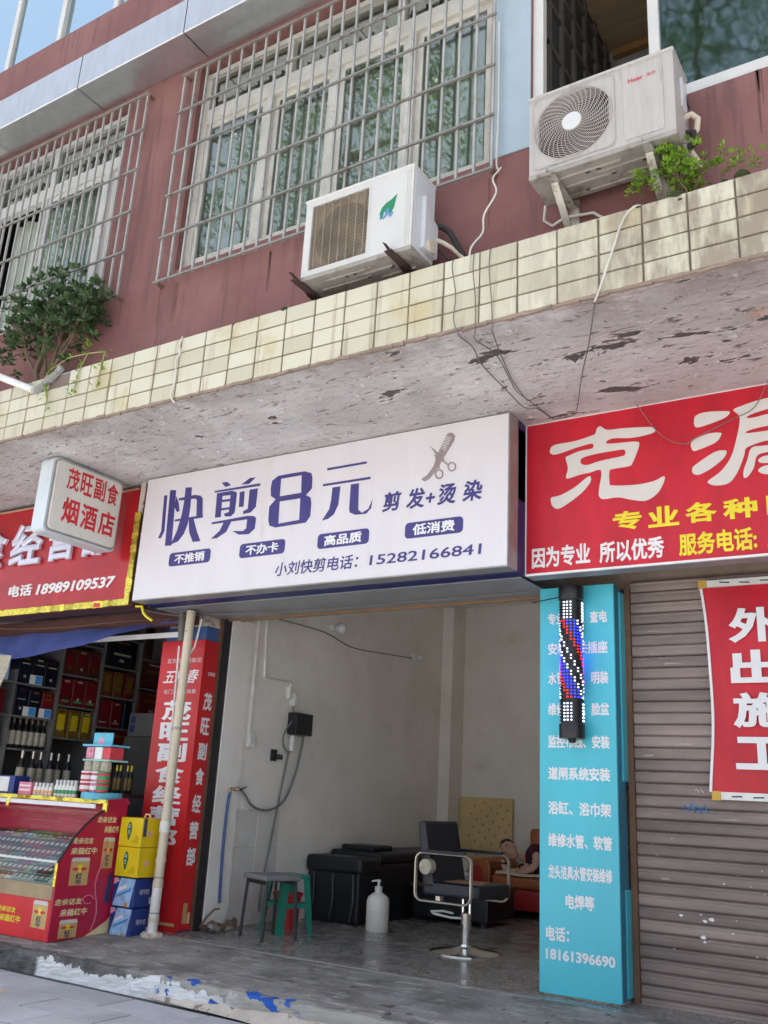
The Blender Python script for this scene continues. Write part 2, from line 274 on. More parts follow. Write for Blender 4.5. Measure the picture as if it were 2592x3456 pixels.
def leafy(name, t):
    m = MATS[name]; nt = m.node_tree; b = nt.nodes['Principled BSDF']; out = nt.nodes['Material Output']
    tr = nt.nodes.new('ShaderNodeBsdfTranslucent'); mx = nt.nodes.new('ShaderNodeMixShader'); mx.inputs[0].default_value = t
    src = b.inputs['Base Color'].links[0].from_socket; nt.links.new(src, tr.inputs[0])
    nt.links.new(b.outputs[0], mx.inputs[1]); nt.links.new(tr.outputs[0], mx.inputs[2]); nt.links.new(mx.outputs[0], out.inputs[0])
for k in ('leaf', 'leaf_lime', 'leaf_tree', 'tarp_blue'): leafy(k, .35)
def glow(name, col, s):
    m, nt, b = new(name); b.inputs['Base Color'].default_value = (*col, 1)
    b.inputs['Emission Color'].default_value = (*col, 1); b.inputs['Emission Strength'].default_value = s
glow('led_white', (.72, .78, 1.), .8); glow('led_red', (1, .015, .008), .55); glow('led_blue', (.02, .03, 1.), 1.3)

# ---------------------------------------------------------------- mesh helpers
WO = {}
class M:
    def __init__(s): s.v = []; s.f = []
    def add(s, v, f):
        n = len(s.v); s.v += [tuple(p) for p in v]; s.f += [tuple(i+n for i in q) for q in f]; return s
    def box(s, x0, x1, y0, y1, z0, z1):
        return s.add([(x0,y0,z0),(x1,y0,z0),(x1,y1,z0),(x0,y1,z0),(x0,y0,z1),(x1,y0,z1),(x1,y1,z1),(x0,y1,z1)],
                     [(0,3,2,1),(4,5,6,7),(0,1,5,4),(1,2,6,5),(2,3,7,6),(3,0,4,7)])
    def obox(s, c, size, rot=(0,0,0)):
        m = Matrix.Translation(c) @ (Matrix.Rotation(rot[2],4,'Z') @ Matrix.Rotation(rot[1],4,'Y') @ Matrix.Rotation(rot[0],4,'X'))
        t = M().box(-size[0]/2,size[0]/2,-size[1]/2,size[1]/2,-size[2]/2,size[2]/2)
        return s.add([m @ Vector(p) for p in t.v], t.f)
    def cyl(s, p0, p1, r, n=12, r1=None):
        r1 = r if r1 is None else r1
        p0 = Vector(p0); p1 = Vector(p1); d = (p1-p0).normalized(); a = d.orthogonal().normalized(); b = d.cross(a)
        v = [p0+(a*math.cos(2*math.pi*i/n)+b*math.sin(2*math.pi*i/n))*r for i in range(n)] + [p1+(a*math.cos(2*math.pi*i/n)+b*math.sin(2*math.pi*i/n))*r1 for i in range(n)]
        return s.add(v, [tuple(range(n-1,-1,-1)), tuple(range(n,2*n))] + [(i,(i+1)%n,n+(i+1)%n,n+i) for i in range(n)])
    def tube(s, pts, r, n=8, closed=False):
        pts = [Vector(p) for p in pts]; k = len(pts); rr = r if isinstance(r, (list, tuple)) else [r]*k
        a = None; v = []
        for i, p in enumerate(pts):
            if closed: t = pts[(i+1)%k]-pts[i-1]
            else: t = pts[min(i+1,k-1)]-pts[max(i-1,0)]
            t = t.normalized() if t.length > 1e-9 else Vector((0,0,1))
            if a is None: a = t.orthogonal().normalized()
            a = a - t*a.dot(t); a = a.normalized() if a.length > 1e-6 else t.orthogonal().normalized()
            b = t.cross(a)
            v += [p+(a*math.cos(2*math.pi*j/n)+b*math.sin(2*math.pi*j/n))*rr[i] for j in range(n)]
        f = [(i*n+j, i*n+(j+1)%n, ((i+1)%k)*n+(j+1)%n, ((i+1)%k)*n+j) for i in range(k if closed else k-1) for j in range(n)]
        if not closed: f += [tuple(range(n-1,-1,-1)), tuple(range((k-1)*n, k*n))]
        return s.add(v, f)
    def lathe(s, prof, c=(0,0,0), n=20):
        v = [(c[0]+r*math.cos(2*math.pi*j/n), c[1]+r*math.sin(2*math.pi*j/n), c[2]+z) for r, z in prof for j in range(n)]
        k = len(prof)
        return s.add(v, [(i*n+j, i*n+(j+1)%n, (i+1)*n+(j+1)%n, (i+1)*n+j) for i in range(k-1) for j in range(n)] + [tuple(range(n-1,-1,-1)), tuple(range((k-1)*n,k*n))])
    def prism(s, poly, mp, w0, w1):
        n = len(poly); ar = sum(poly[i][0]*poly[(i+1)%n][1]-poly[(i+1)%n][0]*poly[i][1] for i in range(n))
        if ar < 0: poly = poly[::-1]
        v = [mp(u, q, w0) for u, q in poly] + [mp(u, q, w1) for u, q in poly]
        return s.add(v, [tuple(range(n-1,-1,-1)), tuple(range(n,2*n))] + [(i,(i+1)%n,n+(i+1)%n,n+i) for i in range(n)])
    def quad(s, *p): return s.add(p, [tuple(range(len(p)))])
    def make(s, name, mat, parent=None, smooth=False, bevel=0, seg=2, origin=None, sub=0):
        me = bpy.data.meshes.new(name)
        xs, ys, zs = zip(*s.v)
        o = Vector(origin) if origin is not None else Vector(((min(xs)+max(xs))/2, (min(ys)+max(ys))/2, min(zs)))
        me.from_pydata([(p[0]-o.x, p[1]-o.y, p[2]-o.z) for p in s.v], [], s.f)
        if bevel or sub:
            bm = bmesh.new(); bm.from_mesh(me)
            if bevel:
                bmesh.ops.remove_doubles(bm, verts=bm.verts, dist=1e-5)
                ed = [e for e in bm.edges if len(e.link_faces) == 2 and e.calc_face_angle(0) > .6]
                bmesh.ops.bevel(bm, geom=ed, offset=bevel, segments=seg, profile=.6, affect='EDGES', clamp_overlap=True)
            bm.to_mesh(me); bm.free()
        me.materials.append(MATS[mat])
        if smooth: smoothen(me)
        return put(name, me, o, parent)
def smoothen(me, ang=.7):
    me.polygons.foreach_set('use_smooth', [True]*len(me.polygons))
    bm = bmesh.new(); bm.from_mesh(me)
    for e in bm.edges: e.smooth = not (len(e.link_faces) == 2 and e.calc_face_angle(0) > ang)
    bm.to_mesh(me); bm.free()
def put(name, me, o, parent=None):
    ob = bpy.data.objects.new(name, me); COL.objects.link(ob); o = Vector(o); WO[ob.name] = o
    if parent is not None: ob.parent = parent; ob.location = o-WO[parent.name]
    else: ob.location = o
    return ob
def tag(o, label, cat, group=None):
    o['label'] = label; o['category'] = cat
    if group: o['group'] = group
    return o
def thing(name, label, cat, loc, group=None):
    o = bpy.data.objects.new(name, None); COL.objects.link(o); o.location = loc; o.empty_display_size = .1; WO[o.name] = Vector(loc)
    return tag(o, label, cat, group)
def struct(o): o['kind'] = 'structure'; return o
def stuff(o): o['kind'] = 'stuff'; return o
def dup(root, loc, rz=0, label=None, name=None):
    def cp(o, par):
        c = o.copy(); COL.objects.link(c); c.parent = par
        for ch in o.children: cp(ch, c)
        return c
    r = cp(root, None); r.location = loc; r.rotation_euler = (0, 0, rz)
    if label: r['label'] = label
    return r
def FY(y): return lambda u, v, w: (u, y-w, v)           # plane facing the street
def FX(x): return lambda u, v, w: (x+w, u, v)           # plane facing +X
def catmull(p, k=4):
    n = len(p); out = []
    for i in range(n):
        a, b, c, d = p[i-1], p[i], p[(i+1)%n], p[(i+2)%n]
        for j in range(k):
            t = j/k
            out.append(tuple(.5*(2*b[q]+(c[q]-a[q])*t+(2*a[q]-5*b[q]+4*c[q]-d[q])*t*t+(3*b[q]-a[q]-3*c[q]+d[q])*t**3) for q in (0, 1)))
    return out
def curve_mesh(cu):
    ob = bpy.data.objects.new('tmp', cu); COL.objects.link(ob)
    dg = bpy.context.evaluated_depsgraph_get(); dg.update()
    me = bpy.data.meshes.new_from_object(ob.evaluated_get(dg))
    bpy.data.objects.remove(ob); bpy.data.curves.remove(cu)
    return [tuple(v.co) for v in me.vertices], [tuple(p.vertices) for p in me.polygons], me
def fill(m, polys, mp, w):                               # filled outline with holes
    cu = bpy.data.curves.new('c', 'CURVE'); cu.dimensions = '2D'; cu.fill_mode = 'BOTH'
    ox, oy = polys[0][0]
    for p in polys:
        sp = cu.splines.new('POLY'); sp.points.add(len(p)-1); sp.use_cyclic_u = True
        for i, (u, v) in enumerate(p): sp.points[i].co = ((u-ox)*10, (v-oy)*10, 0, 1)
    v, f, me = curve_mesh(cu); bpy.data.meshes.remove(me)
    m.add([mp(a/10+ox, b/10+oy, w) for a, b, c in v], f)
TXT = {}
def text(body, box, mp, mat, parent, bold=.0, w=.002, raise_=0., shear=0., name='lettering', into=None):
    key = (body, bold, shear, raise_ > 0)
    if key not in TXT:
        cu = bpy.data.curves.new('t', 'FONT'); cu.body = body; cu.size = 1; cu.shear = shear; cu.resolution_u = 3
        if bold: cu.bevel_depth = bold; cu.bevel_resolution = 0
        if raise_: cu.extrude = .05
        v, f, me = curve_mesh(cu); bpy.data.meshes.remove(me)
        if not raise_: f = [q for q in f if min(v[i][2] for i in q) > -1e-5]     # keep the street side only
        TXT[key] = (v, f)
    v, f = TXT[key]
    x0 = min(p[0] for p in v); x1 = max(p[0] for p in v); y0 = min(p[1] for p in v); y1 = max(p[1] for p in v)
    u0, v0, u1, v1 = box
    if v1 is None: v1 = v0+(u1-u0)/(x1-x0)*(y1-y0)
    if u1 is None: u1 = u0+(v1-v0)/(y1-y0)*(x1-x0)
    zz = .05+bold
    pts = [mp(u0+(p[0]-x0)/(x1-x0)*(u1-u0), v0+(p[1]-y0)/(y1-y0)*(v1-v0), w+(p[2]+zz)/(2*zz)*raise_ if raise_ else w+p[2]*.02) for p in v]
    used = sorted({i for q in f for i in q}); ix = {a: b for b, a in enumerate(used)}
    m = into or M(); m.add([pts[i] for i in used], [tuple(ix[i] for i in q) for q in f])
    if into is None: return m.make(name, mat, parent)
def rbox(u0, v0, u1, v1, r, n=5):
    p = []
    for cx, cy, a in ((u1-r, v1-r, 0), (u0+r, v1-r, 90), (u0+r, v0+r, 180), (u1-r, v0+r, 270)):
        p += [(cx+r*math.cos(R(a+90*i/n)), cy+r*math.sin(R(a+90*i/n))) for i in range(n+1)]
    return p
def wall(m, x0, x1, z0, z1, y0, y1, holes):
    xs = sorted({x0, x1, *[h[i] for h in holes for i in (0, 1) if x0 < h[i] < x1]}); zs = sorted({z0, z1, *[h[i] for h in holes for i in (2, 3) if z0 < h[i] < z1]})
    solid = lambda i, k: 0 <= i < len(xs)-1 and 0 <= k < len(zs)-1 and not any(h[0] <= (xs[i]+xs[i+1])/2 <= h[1] and h[2] <= (zs[k]+zs[k+1])/2 <= h[3] for h in holes)
    for i in range(len(xs)-1):
        for k in range(len(zs)-1):
            if not solid(i, k): continue
            a, b, c, d = xs[i], xs[i+1], zs[k], zs[k+1]
            m.quad((a,y0,c),(b,y0,c),(b,y0,d),(a,y0,d)); m.quad((b,y1,c),(a,y1,c),(a,y1,d),(b,y1,d))
            if not solid(i-1, k): m.quad((a,y1,c),(a,y0,c),(a,y0,d),(a,y1,d))
            if not solid(i+1, k): m.quad((b,y0,c),(b,y1,c),(b,y1,d),(b,y0,d))
            if not solid(i, k-1): m.quad((a,y1,c),(b,y1,c),(b,y0,c),(a,y0,c))
            if not solid(i, k+1): m.quad((a,y0,d),(b,y0,d),(b,y1,d),(a,y1,d))
    return m
G={'kuai':[[(-5.516,3.382),(-5.479,3.381),(-5.46,3.071),(-5.49,3.012),(-5.524,3.015),(-5.497,3.075)],[(-5.453,3.422),(-5.385,3.413),(-5.375,3.249),(-5.359,2.936),(-5.433,2.941)],[(-5.376,3.361),(-5.336,3.295),(-5.316,3.223),(-5.345,3.218),(-5.377,3.262)],[(-5.278,3.42),(-5.209,3.413),(-5.2,3.252),(-5.206,3.104),(-5.236,3.022),(-5.291,2.964),(-5.369,2.946),(-5.317,3.055),(-5.286,3.188),(-5.278,3.287)],[(-5.343,3.336),(-5.166,3.342),(-5.1,3.327),(-5.073,3.298),(-5.054,3.148),(-5.119,3.144),(-5.136,3.297),(-5.161,3.31),(-5.339,3.315)],[(-5.354,3.155),(-5.051,3.157),(-5.048,3.136),(-5.356,3.138)],[(-5.202,3.143),(-5.151,3.144),(-5.099,3.031),(-5.046,2.941),(-5.128,2.942),(-5.178,3.028)]],
'jian':[[(-4.887,3.407),(-4.828,3.407),(-4.785,3.373),(-4.843,3.366)],[(-4.597,3.405),(-4.538,3.403),(-4.598,3.357),(-4.679,3.362)],[(-4.953,3.347),(-4.487,3.347),(-4.482,3.326),(-4.951,3.332)],[(-4.924,3.324),(-4.865,3.323),(-4.858,3.117),(-4.918,3.119)],[(-4.868,3.323),(-4.766,3.324),(-4.719,3.306),(-4.714,3.282),(-4.716,3.138),(-4.753,3.11),(-4.814,3.117),(-4.825,3.142),(-4.777,3.149),(-4.778,3.29),(-4.864,3.293)],[(-4.863,3.26),(-4.774,3.258),(-4.773,3.239),(-4.863,3.241)],[(-4.861,3.19),(-4.771,3.189),(-4.771,3.171),(-4.861,3.172)],[(-4.684,3.302),(-4.636,3.302),(-4.632,3.175),(-4.679,3.177)],[(-4.585,3.307),(-4.504,3.308),(-4.507,3.16),(-4.554,3.118),(-4.627,3.115),(-4.63,3.138),(-4.585,3.151)],[(-4.947,3.083),(-4.58,3.094),(-4.514,3.084),(-4.492,3.064),(-4.497,2.982),(-4.55,2.945),(-4.65,2.951),(-4.717,2.987),(-4.609,2.975),(-4.58,2.995),(-4.58,3.066),(-4.944,3.068)],[(-4.816,3.074),(-4.738,3.076),(-4.782,2.99),(-4.874,2.947),(-4.935,2.947),(-4.851,3.004)]],
'eight':[[(-4.375,3.29),(-4.368,3.351),(-4.312,3.382),(-4.185,3.384),(-4.061,3.382),(-3.997,3.359),(-3.983,3.323),(-3.979,3.236),(-4.029,3.189),(-3.986,3.166),(-3.974,3.121),(-3.975,3.02),(-4.011,2.975),(-4.156,2.971),(-4.294,2.968),(-4.353,2.989),(-4.369,3.032),(-4.373,3.143),(-4.316,3.194),(-4.366,3.227)],[(-4.28,3.354),(-4.086,3.355),(-4.077,3.215),(-4.279,3.213)],[(-4.275,3.171),(-4.081,3.172),(-4.075,3.003),(-4.269,2.996)]],
'yuan':[[(-3.852,3.376),(-3.506,3.377),(-3.502,3.36),(-3.853,3.358)],[(-3.881,3.255),(-3.464,3.254),(-3.465,3.236),(-3.882,3.238)],[(-3.792,3.217),(-3.722,3.217),(-3.729,3.079),(-3.764,3.008),(-3.811,2.98),(-3.865,2.973),(-3.807,3.055),(-3.797,3.121)],[(-3.631,3.218),(-3.561,3.218),(-3.553,3.018),(-3.52,2.991),(-3.466,3.013),(-3.437,3.08),(-3.444,3.016),(-3.482,2.98),(-3.576,2.982),(-3.624,3.005),(-3.632,3.034)]],
'comb':[[(-2.861,3.468),(-2.84,3.484),(-2.812,3.478),(-2.792,3.451),(-2.798,3.418),(-2.846,3.345),(-2.877,3.303),(-2.908,3.251),(-2.945,3.204),(-2.983,3.166),(-3.016,3.154),(-3.041,3.169),(-3.037,3.182),(-3.001,3.197),(-2.958,3.248),(-2.941,3.287),(-2.938,3.313),(-2.954,3.341),(-2.928,3.332),(-2.913,3.366)]],
'combteeth':[[(-2.91,3.382),(-2.863,3.361),(-2.861,3.365),(-2.908,3.385)],[(-2.905,3.391),(-2.857,3.371),(-2.855,3.375),(-2.903,3.395)],[(-2.899,3.401),(-2.852,3.381),(-2.85,3.385),(-2.897,3.405)],[(-2.894,3.411),(-2.847,3.391),(-2.845,3.394),(-2.892,3.415)],[(-2.889,3.421),(-2.841,3.4),(-2.839,3.404),(-2.887,3.425)],[(-2.883,3.431),(-2.836,3.41),(-2.834,3.414),(-2.881,3.435)],[(-2.878,3.441),(-2.831,3.42),(-2.828,3.424),(-2.876,3.444)],[(-2.872,3.45),(-2.825,3.43),(-2.823,3.434),(-2.87,3.454)],[(-2.867,3.46),(-2.82,3.44),(-2.818,3.443),(-2.865,3.464)]],
'scis':[[(-2.99,3.415),(-2.878,3.31),(-2.866,3.286),(-2.902,3.3),(-2.934,3.333)],[(-2.89,3.404),(-2.882,3.309),(-2.899,3.299),(-2.905,3.23),(-2.914,3.231),(-2.908,3.303),(-2.901,3.354)],[(-2.888,3.3),(-2.837,3.255),(-2.844,3.247),(-2.897,3.288)]],
'ringa':[[(-2.87,3.186),(-2.871,3.175),(-2.876,3.165),(-2.883,3.158),(-2.893,3.154),(-2.904,3.154),(-2.915,3.157),(-2.925,3.164),(-2.933,3.173),(-2.938,3.185),(-2.941,3.196),(-2.939,3.208),(-2.935,3.217),(-2.927,3.225),(-2.917,3.228),(-2.907,3.229),(-2.895,3.225),(-2.885,3.218),(-2.877,3.209),(-2.872,3.198)],[(-2.883,3.188),(-2.884,3.181),(-2.887,3.174),(-2.891,3.169),(-2.897,3.167),(-2.904,3.166),(-2.911,3.169),(-2.917,3.173),(-2.922,3.179),(-2.926,3.187),(-2.927,3.195),(-2.927,3.202),(-2.924,3.209),(-2.919,3.213),(-2.913,3.216),(-2.906,3.216),(-2.899,3.214),(-2.893,3.209),(-2.888,3.203),(-2.884,3.196)]],
'ringb':[[(-2.774,3.225),(-2.775,3.215),(-2.78,3.206),(-2.787,3.199),(-2.797,3.196),(-2.808,3.195),(-2.819,3.199),(-2.829,3.205),(-2.837,3.214),(-2.842,3.225),(-2.844,3.236),(-2.843,3.246),(-2.838,3.256),(-2.831,3.262),(-2.821,3.266),(-2.81,3.266),(-2.799,3.262),(-2.789,3.256),(-2.781,3.247),(-2.776,3.236)],[(-2.787,3.227),(-2.788,3.22),(-2.791,3.214),(-2.795,3.209),(-2.801,3.207),(-2.808,3.207),(-2.815,3.209),(-2.821,3.213),(-2.826,3.219),(-2.829,3.226),(-2.831,3.234),(-2.83,3.241),(-2.827,3.247),(-2.822,3.252),(-2.816,3.254),(-2.81,3.254),(-2.803,3.252),(-2.797,3.248),(-2.792,3.242),(-2.788,3.235)]],
'ke':[[(-2.218,3.355),(-2.188,3.386),(-2.039,3.391),(-1.922,3.412),(-1.903,3.423),(-1.888,3.459),(-1.864,3.463),(-1.822,3.432),(-1.714,3.425),(-1.541,3.402),(-1.511,3.375),(-1.543,3.356),(-1.661,3.349),(-1.781,3.366),(-1.826,3.354),(-1.814,3.334),(-1.639,3.32),(-1.617,3.296),(-1.632,3.246),(-1.661,3.183),(-1.684,3.16),(-1.785,3.156),(-1.814,3.144),(-1.815,3.067),(-1.797,3.046),(-1.652,3.03),(-1.536,3.038),(-1.469,3.061),(-1.475,3.015),(-1.513,2.956),(-1.584,2.917),(-1.673,2.933),(-1.762,2.961),(-1.854,2.961),(-1.885,2.984),(-1.885,3.034),(-1.869,3.157),(-1.945,3.154),(-2.012,3.149),(-2.09,3.135),(-2.107,3.148),(-2.094,3.21),(-2.109,3.282),(-2.084,3.296),(-2.01,3.315),(-1.931,3.319),(-1.917,3.339),(-1.937,3.354),(-2.039,3.341),(-2.168,3.317),(-2.213,3.329)],[(-2.006,3.246),(-1.992,3.264),(-1.915,3.276),(-1.755,3.28),(-1.713,3.274),(-1.71,3.244),(-1.737,3.234),(-1.868,3.225),(-1.963,3.21),(-2.002,3.226)]],
'keleg':[[(-1.96,3.127),(-1.938,3.119),(-1.946,3.081),(-2.004,3.021),(-2.091,2.965),(-2.16,2.935),(-2.199,2.954),(-2.213,2.99),(-2.208,3.019),(-2.149,3.026),(-2.052,3.066)]],
'yuana':[[(-1.269,3.413),(-1.25,3.433),(-1.191,3.441),(-1.074,3.424),(-1.06,3.407),(-1.093,3.381),(-1.178,3.359),(-1.25,3.348),(-1.272,3.366)]],
'yuanb':[[(-1.298,3.248),(-1.267,3.276),(-1.189,3.297),(-1.123,3.291),(-1.117,3.274),(-1.151,3.233),(-1.245,3.203),(-1.287,3.2)]],
'yuanc':[[(-1.297,3.082),(-1.279,3.106),(-1.163,3.171),(-1.105,3.173),(-1.091,3.159),(-1.116,3.118),(-1.193,3.066),(-1.261,3.04),(-1.294,3.054)]],
'yuand':[[(-1.037,3.426),(-0.983,3.444),(-0.869,3.464),(-0.649,3.475),(-0.605,3.444),(-0.653,3.417),(-0.857,3.393),(-0.947,3.374),(-0.962,3.359),(-0.924,3.355),(-0.844,3.363),(-0.688,3.368),(-0.675,3.331),(-0.709,3.293),(-0.88,3.287),(-0.961,3.276),(-0.971,3.262),(-0.898,3.259),(-0.781,3.256),(-0.721,3.233),(-0.746,3.197),(-0.871,3.196),(-0.959,3.176),(-0.984,3.16),(-0.995,3.117),(-1.041,3.017),(-1.092,2.962),(-1.166,2.958),(-1.206,2.977),(-1.205,2.995),(-1.128,3.047),(-1.067,3.128),(-1.027,3.249),(-1.005,3.346),(-1.011,3.389)]],
'yuane':[[(-0.948,3.165),(-0.873,3.167),(-0.733,3.167),(-0.728,3.128),(-0.875,3.123),(-0.924,3.106),(-0.944,3.038),(-0.979,2.99),(-1.003,2.984),(-1.002,3.029),(-0.976,3.096)]],
'yuanf':[[(-0.917,3.083),(-0.877,3.103),(-0.785,3.093),(-0.787,3.058),(-0.895,3.06)]],
'yuang':[[(-0.922,3.017),(-0.881,3.042),(-0.789,3.036),(-0.807,2.991),(-0.884,2.989)]]}
# ================================================================ SETTING
g = M(); g.quad((-90,-90,-.30),(90,-90,-.30),(90,90,-.30),(-90,90,-.30)); struct(g.make('ground', 'asphalt'))
pv = M().box(-14, 6, 1.4, 4.70, -.29, -.185); pavement = struct(pv.make('pavement', 'joint'))
sl = bpy.data.meshes.new('paving_slab')
bm = bmesh.new(); bmesh.ops.create_cube(bm, size=1)
for v in bm.verts: v.co = (v.co.x*.588, v.co.y*.288, v.co.z*.03)
bmesh.ops.bevel(bm, geom=bm.edges[:], offset=.004, segments=1, affect='EDGES'); bm.to_mesh(sl); bm.free(); sl.materials.append(MATS['paving'])
rng = random.Random(3)
for j in range(10):
    y = 4.5-.15-.30*j
    for i in range(17):
        x = -8.4+.6*i+(.3 if j % 2 else 0)
        if x > 1.2: continue
        o = put('paving_slab', sl, (x, y, -.173+rng.uniform(-.002, .002)), pavement); o.rotation_euler = (rng.uniform(-.004,.004), rng.uniform(-.004,.004), 0)
# shop floor: sloping apron outside, terrazzo inside
fl = M(); nx, ny = 44, 8
for j in range(ny+1):
    for i in range(nx+1):
        x = -10+11.5*i/nx; y = 4.69+(5.62-4.69)*j/ny; z = -.045+.045*j/ny
        if 0 < j < ny: z += rng.uniform(-.004, .004)
        fl.v.append((x, y, z))
fl.f = [(j*(nx+1)+i, j*(nx+1)+i+1, (j+1)*(nx+1)+i+1, (j+1)*(nx+1)+i) for j in range(ny) for i in range(nx)]
apron = struct(fl.make('floor_apron', 'worn_concrete', smooth=True))
fm = M(); fm.quad((-10,5.622,0),(1.5,5.622,0),(1.5,10.3,0),(-10,10.3,0)); floor = struct(fm.make('shop_floor', 'terrazzo'))
M().box(-5.5, -2.35, 5.60, 5.635, -.004, .004).make('threshold_strip', 'grey_concrete', floor)
# kerb: broken painted step, a grid with an eroded top edge
kb = M(); nx, nz = 190, 10
def kn(x, s=1.): return .5*math.sin(x*7.3*s+1)+.3*math.sin(x*17.1*s+2)+.2*math.sin(x*41*s)
for i in range(nx+1):
    x = -9.+10.*i/nx; zt = -.047+.006*kn(x, 2); br = .018*max(0, kn(x, .8)) + (.02 if x > -5.6 else 0)
    if x < -5.62: zt -= .0
    prof = [(4.634+.004*kn(x, 1.3), -.20)] + [(4.640+.005*kn(x+k*.37, 2.1)+.012*max(0, (k-6)/2)*(.4+max(0, kn(x, 1.1))), -.165+(zt+.165)*k/8) for k in range(9)] + [(4.72, zt+.003)]
    kb.v += [(x+rng.uniform(-.008,.008), y+rng.uniform(-.0025,.0025), z+rng.uniform(-.002,.002)) for y, z in prof]
k = 11
kb.f = [(i*k+j, (i+1)*k+j, (i+1)*k+j+1, i*k+j+1) for i in range(nx) for j in range(k-1)]
kerb = struct(kb.make('kerb', 'kerb_paint', smooth=False))
kf = M(); n = 70
for i in range(n+1):
    x = -4.55+5.5*i/n; t = min(1, i/14); h = (.018+.05*t)*(1+.25*kn(x, 1.7)); d = (.02+.075*t)*(1+.2*kn(x+3, 1.3))
    kf.v += [(x, 4.65-d, -.172), (x, 4.65-d*.8, -.172+h*.35), (x, 4.65-d*.35, -.172+h*.8), (x, 4.66, -.172+h)]
kf.f = [(i*4+j, (i+1)*4+j, (i+1)*4+j+1, i*4+j+1) for i in range(n) for j in range(3)]
kf.make('kerb_fillet', 'cream_stone', kerb)

# ================================================================ BUILDING
B = thing('apartment_building', 'residential block with pink rendered upper wall and cream tiled canopy over the shops', 'building', (-4, 5, 0))
YP = 4.35
H2 = (-4.86, -2.175, 4.88, 6.82); H1 = (-8.6, -5.70, 4.88, 6.82); H3 = (-1.895, 1.2, 4.88, 6.9); HT = (-9.8, -5.0, 8.11, 9.9)
uw = wall(M(), -10, 1.5, 3.95, 10.5, YP, YP+.22, [H1, H2, H3, HT]).make('upper_wall', 'pink_render', B)
# canopy slab with soffit
cn = M()
ns = 60
for i in range(ns+1):
    x = -10+11.5*i/ns
    e = .012*kn(x, 1.9)
    cn.v += [(x, 4.055, 4.0), (x, 4.055, 3.575), (x, 4.05+e*.3, 3.55+e*.4), (x, 4.10, 3.56), (x, 5.0, 3.56), (x, 6.2, 3.56), (x, 6.2, 4.0)]
cn.f = [(i*7+j, (i+1)*7+j, (i+1)*7+(j+1)%7, i*7+(j+1)%7) for i in range(ns) for j in range(7)]
cn.f = [tuple(reversed(q)) for q in cn.f]
canopy = cn.make('canopy', 'peeling_plaster', B)
M().box(-10, 1.5, 4.04, 4.06, 3.565, 4.005).make('tile_bed', 'grout', canopy)
M().box(-10, 1.5, 4.036, 4.35, 4.005, 4.016).make('canopy_top', 'grey_concrete', canopy)
eb = M()
for i in range(110):
    x = -8.2+.075*i; eb.obox((x, 4.038+rng.uniform(-.004,.006), 3.562+rng.uniform(-.003,.003)), (.085, .022, .012+rng.uniform(0,.008)), (rng.uniform(-.2,.2), rng.uniform(-.12,.12), rng.uniform(-.1,.1)))
eb.make('ragged_edge', 'brown_edge', canopy)
tm = bpy.data.meshes.new('tile'); bm = bmesh.new(); bmesh.ops.create_cube(bm, size=1)
for v in bm.verts: v.co = (v.co.x*.2175, v.co.y*.012, v.co.z*.1045)
bmesh.ops.bevel(bm, geom=bm.edges[:], offset=.0025, segments=2, affect='EDGES'); bm.to_mesh(tm); bm.free(); tm.materials.append(MATS['cream_tile'])
for i in range(31):
    for j in range(4):
        x = -3.652+.114+.2275*(i-13); z = 3.622+.1135*j
        if (i, j) in ((4, 3),): continue
        o = put('tile', tm, (x+rng.uniform(-.0015,.0015), 4.035+rng.uniform(-.0015,.0015), z), canopy)
        o.rotation_euler = (rng.uniform(-.012,.012), rng.uniform(-.004,.004), rng.uniform(-.008,.008))
for x, z, r in ((-.97, 4.02, .035), (-.955, 3.985, .022), (-.66, 4.03, .04), (-.74, 4.02, .02), (-1.165, 4.01, .02), (-3.45, 4.015, .03), (-3.87, 4.01, .02)):
    M().lathe([(0.001, -r*.6), (r*.8, -r*.3), (r, 0), (r*.6, r*.5), (.001, r*.6)], (x, 4.045, z), 9).make('moss_patch', 'moss', canopy)
fk = M(); rf = random.Random(17)
for q in range(420):
    x = rf.uniform(-7.6, -.2); y = rf.uniform(4.1, 5.4); a = rf.uniform(0, 6.28); s_ = rf.uniform(.008, .03); dz = rf.uniform(.004, .016)
    c_, n_ = math.cos(a), math.sin(a); P3 = lambda u, t, d: (x+u*c_-t*n_*.5, y+(u*n_+t*c_)*.5, 3.5585-d)
    fk.add([P3(-s_, -s_*.6, 0), P3(s_*.8, -s_*.5, 0), P3(s_, s_*.3, dz), P3(.1*s_, s_*.8, dz*.8), P3(-s_*.9, s_*.4, dz*.35)], [(0, 1, 2, 3, 4)])
stuff(fk.make('paint_flakes', 'peeling_plaster', canopy))
# aluminium ledge above the windows
LG = M().box(-10, 1.5, 4.12, 4.36, 6.93, 7.2).make('cladding_ledge', 'alu_gap', B)
for i in range(-4, 5):
    x0 = -4.79+1.27*i+.005; x1 = x0+1.26
    p = M(); prof = [(4.345, 6.885), (4.05, 6.885), (4.043, 6.893), (4.043, 7.235), (4.06, 7.25), (4.345, 7.31), (4.345, 7.25), (4.09, 6.93), (4.345, 6.92)]
    n = len(prof); p.v = [(x0, y, z) for y, z in prof]+[(x1, y, z) for y, z in prof]
    p.f = [(a, (a+1) % n, n+(a+1) % n, n+a) for a in range(n)]
    p.make('panel', 'alu_panel', LG)
